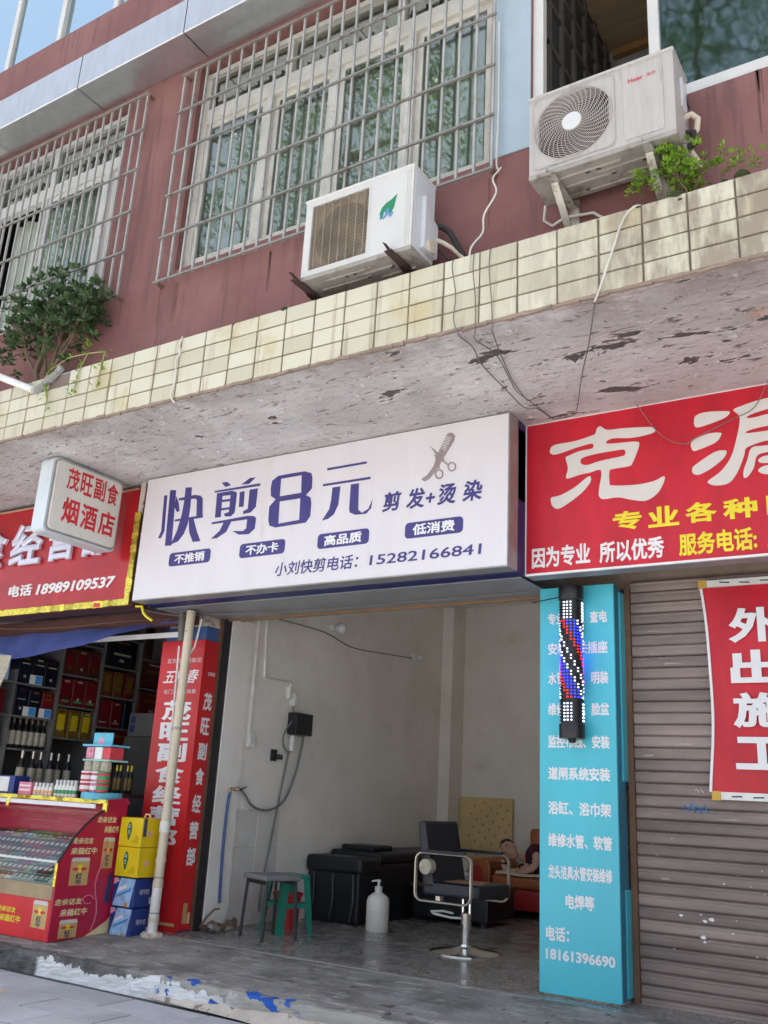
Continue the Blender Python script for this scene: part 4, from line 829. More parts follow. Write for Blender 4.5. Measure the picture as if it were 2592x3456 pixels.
# ================================================================ AIR CONDITIONERS
def ac_body(S, x0, x1, y0, y1, z0, z1, mat, sidemat, hole):
    hx0, hx1, hz0, hz1 = hole
    c = M(); wall(c, x0, x1, z0, z1, y0, y0+.02, [hole]); c.make('front_panel', mat, S)
    b_ = M()
    b_.quad((x0,y0+.02,z0),(x0,y0+.02,z1),(x0,y1,z1),(x0,y1,z0)); b_.quad((x0,y1,z0),(x0,y1,z1),(x1,y1,z1),(x1,y1,z0)); b_.make('back_casing', sidemat, S)
    M().box(x1-.012, x1+.002, y0+.021, y1, z0, z1).make('side_casing', sidemat, S, bevel=.004)
    M().box(x0-.008, x1+.008, y0-.010, y1+.004, z1, z1+.022).make('top_cover', mat, S, bevel=.009)
    M().box(x0-.004, x1+.004, y0-.004, y1, z0-.03, z0).make('base_pan', 'ac_under', S, bevel=.008)
    rb = M()
    for k, (ya, xa, xb) in enumerate(((.05, .12, .5), (.09, .35, .62), (.13, .08, .45), (.17, .5, .74), (.215, .12, .55))):
        rb.box(x0+xa, x0+xb, y0+ya, y0+ya+.022, z0-.04, z0-.028)
    rb.make('pan_rib', 'ac_under', S, bevel=.005)
    hl = M()
    for xa, ya in ((.3, .06), (.36, .06), (.42, .13), (.6, .10), (.64, .18), (.25, .2)): hl.box(x0+xa, x0+xa+.025, y0+ya, y0+ya+.012, z0-.0415, z0-.0395)
    hl.make('pan_slot', 'dark_void', S)
# ---- left unit
S = thing('air_conditioner', 'white outdoor air conditioner with mesh grille and green leaf mark below the barred window', 'air conditioner', (-2.88, 4.1, 4.10))
x0, x1, y0, y1, z0, z1 = -3.285, -2.483, 3.97, 4.23, 4.16, 4.70
HO = (-3.232, -2.80, 4.195, 4.665)
ac_body(S, x0, x1, y0, y1, z0, z1, 'ac_white', 'ac_side', HO)
M().box(HO[0]-.002, HO[1]+.002, y0+.045, y0+.05, HO[2]-.002, HO[3]+.002).make('coil_plate', 'mesh_beige', S)
fc = M(); fc.prism([(-3.015+.205*math.cos(2*math.pi*i/32), 4.43+.215*math.sin(2*math.pi*i/32)) for i in range(32)], FY(y0+.045), .0, .003); fc.make('fan_opening', 'mesh_dark', S)
gm = M()
for i in range(46): z = HO[2]+.006+(HO[3]-HO[2]-.012)*i/45; gm.box(HO[0], HO[1], y0+.006, y0+.011, z-.0011, z+.0011)
gm.make('mesh_wires', 'mesh_beige', S)
gm = M()
for i in range(7): x = HO[0]+(HO[1]-HO[0])*(i+.5)/7; gm.box(x-.0018, x+.0018, y0+.001, y0+.013, HO[2], HO[3])
gm.make('mesh_ribs', 'mesh_beige', S)
pl = FY(y0)
fr = M(); fill(fr, [rbox(HO[0]-.012, HO[2]-.012, HO[1]+.012, HO[3]+.012, .015), [(HO[0], HO[2]), (HO[1], HO[2]), (HO[1], HO[3]), (HO[0], HO[3])]], pl, .003); fr.make('grille_frame', 'ac_white', S)
lf = M(); lf.prism([(-2.705,4.40),(-2.715,4.44),(-2.70,4.48),(-2.67,4.505),(-2.63,4.52),(-2.595,4.545),(-2.605,4.50),(-2.612,4.46),(-2.63,4.43),(-2.65,4.415),(-2.66,4.445),(-2.685,4.445),(-2.69,4.415)], pl, 0, .002); lf.make('leaf_mark', 'logo_green', S)
lf = M(); lf.tube([(-2.705,y0-.003,4.40),(-2.70,y0-.003,4.425),(-2.685,y0-.003,4.40),(-2.665,y0-.003,4.42),(-2.67,y0-.003,4.45),(-2.65,y0-.003,4.455),(-2.65,y0-.003,4.42),(-2.635,y0-.003,4.40),(-2.62,y0-.003,4.425)], .006, 5); lf.make('leaf_script', 'logo_blue', S)
for k in range(3): M().box(-2.53+.013*k, -2.526+.013*k, y0-.003, y0, 4.17, 4.69).make('front_rib', 'ac_white', S)
vb = M(); vb.prism([(4.06,4.19),(4.225,4.19),(4.225,4.42),(4.13,4.45),(4.06,4.55)], FX(-2.481), 0, .035); vb.make('valve_cover', 'ac_side', S, bevel=.008)
M().cyl((-2.447, 4.14, 4.23), (-2.43, 4.14, 4.23), .045, 16).make('valve_cap', 'hose_cream', S, smooth=True)
for x in (-3.315, -2.625):
    bk = M(); bk.box(x, x+.05, 3.91, 4.35, 4.116, 4.124); bk.prism([(3.885,4.165),(3.915,4.175),(4.34,4.124),(4.34,4.085),(4.10,4.10)], FX(x), 0, .006); bk.make('bracket', 'dark_rust', S)
pp = M(); pp.tube([(-2.48,4.2,4.43),(-2.43,4.24,4.425),(-2.375,4.25,4.37),(-2.325,4.25,4.26),(-2.29,4.28,4.19),(-2.27,4.33,4.16)], .018, 9); pp.make('insulated_pipe', 'black_rubber', S, smooth=True)
pp = M(); pp.tube([(-2.47,4.2,4.33),(-2.42,4.24,4.31),(-2.36,4.25,4.26),(-2.30,4.27,4.19),(-2.22,4.32,4.16)], .014, 9); pp.make('pipe', 'hose_cream', S, smooth=True)
pp = M(); pp.tube([(-2.47,4.2,4.30),(-2.44,4.24,4.25),(-2.39,4.25,4.19),(-2.33,4.26,4.17)], .006, 6); pp.make('lead', 'black_rubber', S)
# ---- right unit
S = thing('air_conditioner', 'grey outdoor air conditioner with round spiral fan guard and red maker name', 'air conditioner', (-1.35, 4.13, 4.33))
x0, x1, y0, y1, z0, z1 = -1.752, -.948, 4.0, 4.265, 4.385, 4.88
cx, cz, ra = -1.497, 4.64, .222
ac_body(S, x0, x1, y0, y1, z0, z1, 'ac_grey', 'ac_grey', (cx-.2, cx+.2, cz-.2, cz+.2))
pl = FY(y0)
circ = lambda r, n=40: [(cx+r*math.cos(2*math.pi*i/n), cz+r*math.sin(2*math.pi*i/n)) for i in range(n)]
pt = M(); fill(pt, [rbox(cx-.228, cz-.228, cx+.228, cz+.228, .03), circ(.219)], pl, .004)
pt.make('guard_plate', 'ac_grey', S)
rim_ = M(); fill(rim_, [rbox(cx-.235, cz-.235, cx+.235, cz+.235, .034), rbox(cx-.228, cz-.228, cx+.228, cz+.228, .03)], pl, .008); rim_.make('guard_rim', 'ac_grey', S)
M().box(cx-.21, cx+.21, y0+.10, y0+.105, cz-.21, cz+.21).make('fan_well', 'mesh_dark', S)
fb = M()
for k in range(3):
    a = k*2.094+.5
    fb.prism([(cx+.05*math.cos(a), cz+.05*math.sin(a)), (cx+.19*math.cos(a-.3), cz+.19*math.sin(a-.3)), (cx+.2*math.cos(a+.2), cz+.2*math.sin(a+.2)), (cx+.19*math.cos(a+.75), cz+.19*math.sin(a+.75)), (cx+.06*math.cos(a+.9), cz+.06*math.sin(a+.9))], FY(y0+.07), 0, .012)
fb.make('fan_blade', 'fan_blade', S)
gr = M()
for i in range(17):
    r = .053+.0105*i
    gr.tube([(u, y0-.012+.06*max(0, r-.16)**1.2, v) for u, v in circ(r, 36)], .0016, 4, closed=True)
gr.make('guard_ring', 'fan_rib', S)
gr = M()
for k in range(34):
    a = 2*math.pi*k/34
    gr.tube([(cx+r*math.cos(a+(r-.05)*4.2), y0-.015+.06*max(0, r-.16)**1.2, cz+r*math.sin(a+(r-.05)*4.2)) for r in (.045, .08, .115, .15, .185, .218)], .0019, 4)
gr.make('guard_spoke', 'fan_rib', S)
M().cyl((cx, y0-.024, cz), (cx, y0-.008, cz), .055, 28).make('guard_hub', 'hub_white', S, smooth=True, bevel=.003)
dp = M(); dp.prism(rbox(-1.215, 4.41, -1.005, 4.86, .012), pl, 0, .006); dp.make('service_panel', 'ac_grey', S, bevel=.002)
text('Haier', (-1.185, 4.762, -1.105, 4.788), pl, 'logo_red', S, bold=.02, w=.008)
text('海尔', (-1.088, 4.764, -1.035, 4.788), pl, 'logo_red', S, w=.008)
pk = M(); pk.box(-.947, -.935, 4.12, 4.2, 4.62, 4.80); pk.make('handle_recess', 'ac_side', S, bevel=.004)
for x in (-1.64, -1.12):
    bk = M(); bk.box(x, x+.045, 3.965, 4.35, 4.332, 4.34); bk.box(x, x+.006, 3.955, 4.35, 4.34, 4.375)
    bk.obox((x+.02, 4.18, 4.215), (.04, .36, .012), (-R(38), 0, 0)); bk.box(x, x+.05, 4.335, 4.349, 4.06, 4.40); bk.make('bracket', 'galv', S)
pp = M(); pp.tube([(-.95,4.2,4.60),(-.915,4.2,4.61),(-.885,4.21,4.575),(-.895,4.22,4.52),(-.93,4.23,4.49),(-.94,4.25,4.42),(-.9,4.33,4.35)], .017, 9); pp.make('insulated_pipe', 'hose_cream', S, smooth=True)
pp = M(); pp.tube([(-.95,4.2,4.50),(-.91,4.2,4.49),(-.905,4.21,4.44),(-.94,4.22,4.42)], .02, 8); pp.make('valve', 'black_rubber', S, smooth=True)
pp = M(); pp.tube([(-.946,4.19,4.78),(-.935,4.2,4.70),(-.925,4.21,4.66)], .006, 6); pp.make('lead', 'black_rubber', S)
pp = M(); pp.tube([(-1.76,4.25,4.36),(-1.79,4.30,4.30),(-1.75,4.33,4.27),(-1.66,4.30,4.28),(-1.5,4.32,4.27),(-1.42,4.34,4.2)], .009, 6); pp.make('lead', 'cable_white', S)

# ================================================================ CABLES
def cable(label, pts, r, mat, name='cable'):
    p = [Vector(q) for q in pts]; out = []
    for i in range(len(p)-1):
        a, b, c, d = p[max(i-1,0)], p[i], p[i+1], p[min(i+2,len(p)-1)]
        for j in range(4):
            t = j/4; out.append(.5*(2*b+(c-a)*t+(2*a-5*b+4*c-d)*t*t+(3*b-a-3*c+d)*t**3))
    out.append(p[-1])
    return tag(M().tube(out, r, 6).make(name, mat, smooth=True), label, 'cable')
cable('white cable dropping from the barred window corner down the pink wall', [(-2.10,4.30,5.9),(-2.095,4.30,5.2),(-2.09,4.28,4.78),(-2.02,4.2,4.68),(-2.05,4.15,4.58),(-2.01,4.12,4.45),(-2.075,4.1,4.31),(-2.07,4.08,4.18),(-2.11,4.05,4.10),(-2.118,4.02,4.03),(-2.12,4.016,3.9)], .0055, 'cable_white')
cable('leftmost of three wires hanging over the tile band and under the canopy', [(-2.22,4.02,4.01),(-2.224,4.012,3.95),(-2.196,4.012,3.77),(-2.205,4.012,3.62),(-2.17,4.01,3.52),(-2.19,4.08,3.535),(-2.188,4.22,3.54),(-2.243,4.45,3.545),(-2.254,4.8,3.54),(-2.257,5.09,3.535),(-2.184,5.14,3.53),(-2.18,5.36,3.55)], .0035, 'cable_dark')
cable('middle of three wires hanging over the tile band and under the canopy', [(-2.09,4.02,4.01),(-2.091,4.012,3.9),(-2.072,4.012,3.7),(-2.066,4.01,3.52),(-2.127,4.13,3.53),(-2.107,4.35,3.54),(-2.174,4.69,3.545),(-2.204,4.86,3.54),(-2.182,5.06,3.535),(-2.174,5.37,3.55)], .0035, 'cable_dark')
cable('right of three wires hanging over the tile band and under the canopy', [(-1.99,4.02,4.01),(-1.992,4.012,3.89),(-1.974,4.012,3.67),(-1.964,4.01,3.53),(-2.007,4.1,3.535),(-2.083,4.37,3.54),(-2.17,4.72,3.545),(-2.195,4.95,3.54)], .0035, 'cable_dark')
cable('white wire slanting over the tile band below the grey air conditioner', [(-1.16,4.05,4.03),(-1.184,4.015,4.007),(-1.239,4.012,3.949),(-1.297,4.012,3.79),(-1.374,4.012,3.57),(-1.40,4.02,3.52)], .0055, 'cable_white')
cable('shade-coloured run of the white wire curving across the canopy underside to the red sign', [(-1.40,4.02,3.525),(-1.435,4.11,3.53),(-1.6,4.48,3.535),(-1.778,4.85,3.54),(-1.958,5.25,3.53),(-2.03,5.34,3.53),(-2.18,5.38,3.55)], .0035, 'cable_dark')  # the slanting white wire continued, its shade put into a darker colour
cable('thin wire sagging across the face of the red sign', [(-1.62,5.41,3.555),(-1.6,5.4,3.533),(-1.51,5.4,3.375),(-1.42,5.41,3.281),(-1.323,5.41,3.242),(-1.252,5.41,3.276),(-1.045,5.41,3.353),(-.911,5.4,3.403),(-.821,5.39,3.56)], .003, 'cable_dark')
cable('short dark wire looped on the tile band left of centre', [(-4.32,4.02,4.02),(-4.33,4.012,3.95),(-4.31,4.01,3.90),(-4.345,4.012,3.84),(-4.33,4.012,3.70),(-4.35,4.012,3.58),(-4.32,4.03,3.53)], .006, 'cable_white')
cable('thin wire running under the white sign to the yellow tape', [(-5.75,5.28,2.46),(-5.55,5.5,2.44),(-5.2,5.7,2.47),(-4.4,5.8,2.475),(-3.6,5.8,2.48),(-2.5,5.75,2.47)], .004, 'cable_dark')
cable('reddish wire sagging above the blue awning', [(-8.2,5.42,2.47),(-7.6,5.45,2.42),(-6.8,5.45,2.40),(-6.2,5.48,2.42),(-5.7,5.6,2.44)], .005, 'rust')
tag(M().tube([(-5.78,5.25,2.48),(-5.735,5.28,2.485),(-5.72,5.29,2.43),(-5.69,5.3,2.40),(-5.63,5.31,2.365)], .011, 5).make('tape_end', 'letter_yellow'), 'yellow tape end hanging below the corner of the red kiosk sign', 'tape')
tag(M().tube([(-6.4,3.9,4.165),(-5.84,4.0,3.918)], .028, 12).make('white_pipe', 'white_bar', smooth=True), 'white tube poking out over the tile band below the shrub', 'pipe')
bk = M()
for q in range(7): bk.obox((-5.8+.035*q, 4.016-.004*(q % 2), 3.925+.018*q+rng.uniform(-.01,.01)), (.06, .03, .05), (rng.uniform(-.3,.3), R(-30)+rng.uniform(-.2,.2), 0))
tag(bk.make('cement_patch', 'grey_concrete'), 'rough grey cement patch on the tile band beside the white tube', 'cement')

# ================================================================ PLANTS
def leaf(m, p, d, ln, wd, nrm):
    d = d.normalized(); s = d.cross(nrm); s = s.normalized() if s.length > 1e-4 else d.orthogonal().normalized(); n_ = s.cross(d)
    a = p+d*ln*.35+s*wd-n_*ln*.04; b = p+d*ln*.75+s*wd*.8; c = p+d*ln; e = p+d*ln*.75-s*wd*.8; f = p+d*ln*.35-s*wd-n_*ln*.04; g_ = p+d*ln*.5+n_*ln*.07
    m.add([p, a, b, c, e, f, g_], [(0,1,6),(1,2,6),(2,3,6),(3,4,6),(4,5,6),(5,0,6)])
def shrub(label, base, tips, trunk_r, lmat, rl, wl, seed, per=13, spread=.05):
    r_ = random.Random(seed); S = thing('shrub', label, 'shrub', base)
    st = M(); fo = M(); base = Vector(base)
    nl = max(3, len(tips)//8); limbs = []
    srt = sorted(tips, key=lambda t: t[0])
    for k in range(nl):
        grp = srt[k*len(srt)//nl:(k+1)*len(srt)//nl]; c = sum((Vector(t) for t in grp), Vector())/len(grp)
        b0 = base+Vector((r_.uniform(-.05,.05), r_.uniform(-.03,.03), 0)); nd = base.lerp(c, .62)+Vector((r_.uniform(-.04,.04), 0, r_.uniform(-.04,.06)))
        st.tube([b0, b0.lerp(nd, .4)+Vector((r_.uniform(-.05,.05), r_.uniform(-.03,.03), .0)), b0.lerp(nd, .75)+Vector((r_.uniform(-.04,.04), 0, .02)), nd], [trunk_r, trunk_r*.8, trunk_r*.65, trunk_r*.5], 7); limbs.append(nd)
    for t in tips:
        t = Vector(t); mid = min(limbs, key=lambda q: (q-t).length)
        st.tube([mid, mid.lerp(t, .5)+Vector((r_.uniform(-.04,.04), r_.uniform(-.03,.03), r_.uniform(-.02,.03))), t], [trunk_r*.4, trunk_r*.28, trunk_r*.15], 5)
        for k in range(6):
            q = t+Vector((r_.gauss(0, spread), r_.gauss(0, spread), r_.gauss(0, spread))); ax = (q-mid).normalized()+Vector((0, 0, .5))
            for j in range(per):
                a = r_.uniform(0, 6.28); e = r_.uniform(-.3, 1.1)
                d = Vector((math.cos(a)*math.cos(e), math.sin(a)*math.cos(e), math.sin(e)))+ax*.3
                leaf(fo, q+d*.008, d, rl*r_.uniform(.7, 1.2), wl*r_.uniform(.8, 1.2), Vector((r_.uniform(-.3,.3), r_.uniform(-.3,.3), 1)))
    st.make('stem', 'stem', S, smooth=True); stuff(fo.make('foliage', lmat, S)); return S
r_ = random.Random(5)
tips = []
for k in range(46):
    a = r_.uniform(0, 6.28); q = r_.uniform(.2, 1)**.5
    tips.append((-6.02+.50*q*math.cos(a), 4.20+.22*q*math.sin(a)*r_.uniform(.3, 1)-.02, 4.62+.40*q*abs(math.sin(a*1.7+.4))*r_.uniform(-.6, 1)))
tips += [(-5.52, 4.15, 4.78), (-5.50, 4.12, 4.62), (-5.6, 4.1, 4.5), (-5.75, 4.1, 4.3), (-5.62, 4.08, 4.25), (-6.55, 4.1, 4.5), (-6.5, 4.1, 4.35), (-6.08, 4.15, 5.05), (-5.9, 4.15, 5.02), (-6.2, 4.15, 4.98), (-6.6, 4.15, 4.82)]
shrub('bushy dark green shrub growing on the canopy by the left window', (-6.0, 4.18, 4.02), tips, .018, 'leaf', .056, .0135, 11, per=10, spread=.07)
S = thing('trailing_vine', 'thin yellowish vine trailing over the tile band beside the shrub', 'vine', (-5.5, 4.1, 4.02))
vn = M(); vf = M()
for pts in ([(-5.95,4.12,4.03),(-5.75,4.06,4.10),(-5.55,4.05,4.15),(-5.35,4.05,4.14),(-5.14,4.05,4.11),(-5.12,4.02,3.98),(-5.13,4.015,3.80)], [(-5.75,4.03,4.05),(-5.72,4.012,3.95),(-5.69,4.01,3.85),(-5.66,4.012,3.78)], [(-5.33,4.05,4.14),(-5.35,4.02,4.02),(-5.36,4.012,3.92),(-5.37,4.012,3.80)]):
    vn.tube(pts, .005, 5)
    for p in pts[1:]:
        for k in range(5):
            d = Vector((r_.uniform(-1,1), r_.uniform(-1,.2), r_.uniform(-.6,.9))); leaf(vf, Vector(p)+Vector((r_.uniform(-.05,.05), 0, r_.uniform(-.04,.04))), d, .045, .011, Vector((0,-.5,1)))
for k in range(12):
    d = Vector((r_.uniform(-1,1), r_.uniform(-1,.2), r_.uniform(-.2,.9))); leaf(vf, Vector((-5.32+r_.uniform(-.02,.02), 4.04, 4.20+r_.uniform(-.03,.03))), d, .05, .012, Vector((0,-.5,1)))
vn.make('stem', 'vine_stem', S); stuff(vf.make('foliage', 'leaf_lime', S))
tips = [(-.99+.12*math.cos(k*2.4)*(.3+.7*(k % 5)/5), 4.12+.06*math.sin(k*1.7), 4.15+.19*((k*7) % 11)/11) for k in range(17)]+[(-1.15, 4.08, 4.20), (-1.12, 4.08, 4.15), (-.86, 4.1, 4.22)]
shrub('lime green ferny plant sprouting on the tile band under the grey air conditioner', (-.965, 4.10, 4.01), tips, .006, 'leaf_lime', .026, .0055, 12, per=13, spread=.035)
shrub('small separate lime sprig on the canopy right of the ferny plant', (-.72, 4.12, 4.02), [(-.78, 4.1, 4.13), (-.70, 4.1, 4.21), (-.66, 4.1, 4.15), (-.60, 4.1, 4.13)], .004, 'leaf_lime', .03, .006, 13, per=5, spread=.03)

# ================================================================ DRAINPIPE AND STUBS
S = thing('drainpipe', 'cream plastic drainpipe standing in front of the red poster', 'drainpipe', (-5.44, 5.53, 0))
M().cyl((-5.435, 5.53, .34), (-5.418, 5.53, 2.475), .036, 20).make('pipe', 'pvc', S, smooth=True)
M().cyl((-5.44, 5.53, .0), (-5.436, 5.53, .34), .0375, 20).make('lower_pipe', 'pvc_white', S, smooth=True)
for z, h in ((.10, .03), (.34, .05), (.52, .03), (.74, .08), (.86, .012), (1.70, .03)): M().cyl((-5.4375+.006*z, 5.53, z), (-5.4375+.006*z, 5.53, z+h), .0405, 20).make('collar', 'pvc' if z != .74 else 'pvc_white', S, smooth=True)
cl = M().cyl((-5.43, 5.53, 1.51), (-5.43, 5.53, 1.535), .043, 20); cl.box(-5.475, -5.44, 5.52, 5.54, 1.51, 1.535); cl.make('clip', 'galv', S)
for z in (.16, .41, .81, 2.30): M().cyl((-5.4375+.006*z, 5.53, z), (-5.4375+.006*z, 5.53, z+.006), .0385, 20).make('seam', 'cable_dark', S)
ft = M()
for q in range(9): a = q*.7; ft.obox((-5.44+.05*math.cos(a), 5.53+.05*math.sin(a), .005), (.06, .05, .03), (rng.uniform(-.3,.3), rng.uniform(-.3,.3), a))
ft.make('mortar_foot', 'cream_stone', S)
tag(M().tube([(-5.606,5.62,2.49),(-5.595,5.62,2.38),(-5.58,5.62,2.25)], .03, 10).make('iron_stub', 'iron_grey', smooth=True), 'mouldy grey pipe stub behind the top of the drainpipe', 'pipe')
tag(M().tube([(-5.578,5.6,2.2),(-5.56,5.6,1.75),(-5.543,5.6,1.28),(-5.54,5.6,1.15)], .009, 6).make('thin_conduit', 'pvc_white'), 'thin pale conduit hanging beside the drainpipe on the red poster', 'conduit')
tag(M().tube([(-5.36,5.6,2.42),(-5.37,5.58,2.25),(-5.375,5.57,2.18),(-5.405,5.56,2.13)], .008, 6).make('thin_conduit', 'pvc_white'), 'short bent white conduit right of the drainpipe head', 'conduit')
ORD = ['first', 'second', 'third', 'fourth', 'fifth', 'sixth', 'seventh', 'eighth', 'ninth', 'tenth', 'eleventh', 'twelfth', 'thirteenth', 'fourteenth', 'fifteenth', 'sixteenth', 'seventeenth', 'eighteenth', 'nineteenth', 'twentieth', 'twenty-first', 'twenty-second']
LMR = ['leftmost', 'middle', 'rightmost']; LR = ['left', 'right']
# ================================================================ KIOSK
# blue awning sheet, its bar
aw = M(); n, k = 26, 8
for i in range(n+1):
    t = i/n; x = -9.2+3.60*t
    zt = 2.385+.02*t; zl = 2.12+.265*max(0, (t-.42)/.58)**1.4
    for j in range(k+1):
        u = j/k; aw.v.append((x, 5.60-.17*u+.012*math.sin(x*6+u*4)*u, zt+(zl-zt)*u-.02*math.sin(u*3.14)*(1-t)+.006*math.sin(x*9+u*7)))
aw.f = [(i*(k+1)+j, (i+1)*(k+1)+j, (i+1)*(k+1)+j+1, i*(k+1)+j+1) for i in range(n) for j in range(k)]
tag(aw.make('awning', 'tarp_blue', smooth=True), 'sagging blue tarpaulin awning across the top of the kiosk opening', 'awning')
tag(M().box(-8.0, -5.60, 5.69, 5.71, 2.30, 2.345).make('awning_bar', 'white_bar', bevel=.004), 'white metal bar under the blue awning', 'bar')
tag(M().box(-10, -5.5, 5.66, 5.72, 2.40, 2.53).make('valance_board', 'wood_dark'), 'dark red board under the kiosk sign above the awning', 'board')
dr = M(); n = 16
for i in range(n+1):
    t = i/n
    for j in range(5): dr.v.append((-7.52+.26*j/4-.06*t+.012*math.sin(i*.9+j), 5.22+.025*math.sin(j*2.1+i*.3), 2.13-.62*t))
dr.f = [(i*5+j, i*5+j+1, (i+1)*5+j+1, (i+1)*5+j) for i in range(n) for j in range(4)]
tag(dr.make('plastic_curtain', 'label_cream', smooth=True), 'bunched pale plastic curtain hanging at the left edge of the kiosk', 'curtain')
# shelf unit along the far side wall
S = thing('display_shelves', 'pale shelf unit full of gift boxes along the kiosk side wall', 'shelves', (-7.78, 6.1, 0))
for y in (5.06, 5.57, 6.075, 6.585, 7.10, 7.6): M().box(-7.96, -7.60, y-.012, y+.012, .0, 2.85 if y > 6 else 2.06).make('upright', 'shelf_white', S)
SH = {0: (1.95, 1.65, 1.35, 1.0), 1: (1.945, 1.645, 1.35, .98), 2: (2.42, 2.10, 1.795, 1.488, .98), 3: (2.57, 2.255, 1.947, 1.635, 1.33, .98), 4: (2.40, 2.09, 1.78, 1.47, .98)}
YS = (5.06, 5.57, 6.075, 6.585, 7.10, 7.6)
for c, zz in SH.items():
    for z in zz: M().box(-7.955, -7.602, YS[c]+.0125, YS[c+1]-.0125, z-.018, z).make('shelf_board', 'shelf_white', S)
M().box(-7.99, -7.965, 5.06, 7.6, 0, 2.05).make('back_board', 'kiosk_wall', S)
GR = random.Random(77)
def gift(name, lab, mat, y, z, w, h, band=None, d=.14):
    h *= GR.uniform(.93, 1.04); o = M().box(-7.62-d, -7.62, y+.004, y+w-.004, z, z+h); bx_ = o.make(name, mat, bevel=.004, seg=1); tag(bx_, lab, 'gift box', 'boxed goods on the kiosk shelves')
    if band: M().box(-7.6198, -7.617, y+.2*w, y+.8*w, z+h*band[1], z+h*band[2]).make('label_print', band[0], bx_); M().box(-7.6198, -7.6165, y+.3*w, y+.7*w, z+h*.86, z+h*.92).make('label_print', GR.choice(('label_cream', 'gift_gold', 'gift_rust')), bx_); M().box(-7.6198, -7.6172, y+.42*w, y+.58*w, z+h*.2, z+h*.30).make('label_print', GR.choice(('label_cream', 'gift_gold', 'print_dark')), bx_)
    bx_.rotation_euler = (0, 0, GR.uniform(-.07, .07))
    return bx_
for i in range(3): gift('gift_box', LMR[i]+' of three black gift boxes on the upper left kiosk shelf', 'gift_navy', 5.60+.152*i, 1.946, .15, .255, ('print_cream', .70, .73))
for i in range(2): gift('gift_box', LR[i]+' of two navy liquor boxes on the second left kiosk shelf', 'gift_navy', 5.60+.155*i, 1.646, .15, .27, ('label_cream', .55, .58))
gift('gift_box', 'dark red liquor box beside the navy boxes', 'gift_red', 5.915, 1.646, .14, .26, ('gift_gold', .7, .75))
for i in range(3): gift('gift_box', LMR[i]+' of three rust brown gift boxes on the upper middle shelf', 'gift_rust', 6.10+.155*i, 2.101, .15, .27, ('gift_red', .35, .8))
for i in range(3): gift('gift_box', LMR[i]+' of three red gift boxes above the golden tins', 'gift_red', 6.095+.16*i, 1.796, .158, .265, ('green_bit', .12, .2))
for i in range(3): gift('gift_tin', LMR[i]+' of three golden yellow gift tins on the kiosk shelf', 'gift_gold', 6.10+.155*i, 1.489, .14, .275, ('print_brown', .25, .8))
gift('gift_box', 'wide navy liquor box on the top right kiosk shelf', 'gift_navy', 6.62, 2.256, .42, .29, ('label_cream', .42, .5))
for i, mm in enumerate(('gift_orange', 'gift_orange', 'gift_red')): gift('gift_box', LR[i]+' of two upright orange liquor boxes with gold print' if i < 2 else 'narrow red liquor box beside the orange boxes', mm, 6.62+.155*i, 1.948, .13, .27, ('gift_gold', .2, .85))
for i in range(2): gift('gift_box', LR[i]+' of two tall red boxes on the third right kiosk shelf', 'gift_red', 6.61+.165*i, 1.636, .16, .28, ('label_cream', .15, .19))
gift('gift_box', 'slim navy box standing beside tall red boxes', 'gift_navy', 6.95, 1.636, .11, .27, None)
gift('gift_box', 'large red box on the lower right kiosk shelf', 'gift_red', 6.75, 1.331, .3, .27, ('gift_gold', .8, .86))
for i, z in enumerate((2.10, 1.79)): gift('gift_box', 'dark red box at the far end of the kiosk shelves, %s one' % ('upper', 'lower')[i], 'gift_red' if i else 'gift_rust', 7.13, z+.002, .4, .28, ('gift_gold', .6, .68))
for i, (mm, z) in enumerate((('box_ltblue', 1.951), ('gift_red', 1.651), ('gift_orange', 1.352))): gift('gift_box', ('pale blue', 'red', 'orange')[i]+' packet stack at the near end of the kiosk shelves', mm, 5.2, z, .3, .22, ('label_cream', .3, .6))
for pi, (y, z) in enumerate(((5.72, 1.947), (5.70, 1.647), (5.88, 1.647))):
    o = tag(M().box(-7.602, -7.596, y, y+.14, z, z+.085).make('price_card', 'paper'), ('price card in front of the black gift boxes', 'price card in front of the navy liquor boxes', 'price card in front of the dark red liquor box')[pi], 'price card', 'price cards on the kiosk shelves')
    M().box(-7.5958, -7.594, y+.06, y+.135, z+.005, z+.08).make('print', 'box_sky', o)
def bottle_mesh(S, x, y, z, h, r, body, lab, cap, labz=(.12, .55)):
    M().lathe([(r*.9, 0), (r, h*.02), (r, h*.58), (r*.75, h*.66), (r*.36, h*.74), (r*.34, h*.97), (r*.3, h)], (x, y, z), 14).make('glass', body, S, smooth=True)
    M().lathe([(r*1.03, h*labz[0]), (r*1.03, h*labz[1])], (x, y, z), 14).make('label_band', lab, S, smooth=True)
    M().lathe([(r*.40, h*.80), (r*.40, h*1.005), (r*.2, h*1.01)], (x, y, z), 12).make('cap', cap, S, smooth=True)
def bottle(lab, x, y, z, h, r, body, labm, cap, grp):
    S = thing('bottle', lab, 'bottle', (x, y, z), grp); bottle_mesh(S, x, y, z, h, r, body, labm, cap); return S
b0 = bottle('first wine bottle from the left in the row on the kiosk shelf', -7.67, 5.61, 1.351, .285, .033, 'bottle_dark', 'label_cream', 'foil_cap', 'row of dark wine bottles')
for i in range(1, 7): dup(b0, (-7.67, 5.61+.068*i, 1.351), 0, ORD[i]+' wine bottle from the left in the row on the kiosk shelf')
b0 = bottle('first tall silver capped bottle from the left behind the counter', -7.3, 5.55, 1.0, .32, .036, 'bottle_dark', 'label_cream', 'satin_metal', 'tall dark bottles behind the counter')
for i in range(1, 6): dup(b0, (-7.3+.02*(i % 2), 5.55+.10*i, 1.0), 0, ORD[i]+' tall silver capped bottle from the left behind the counter')
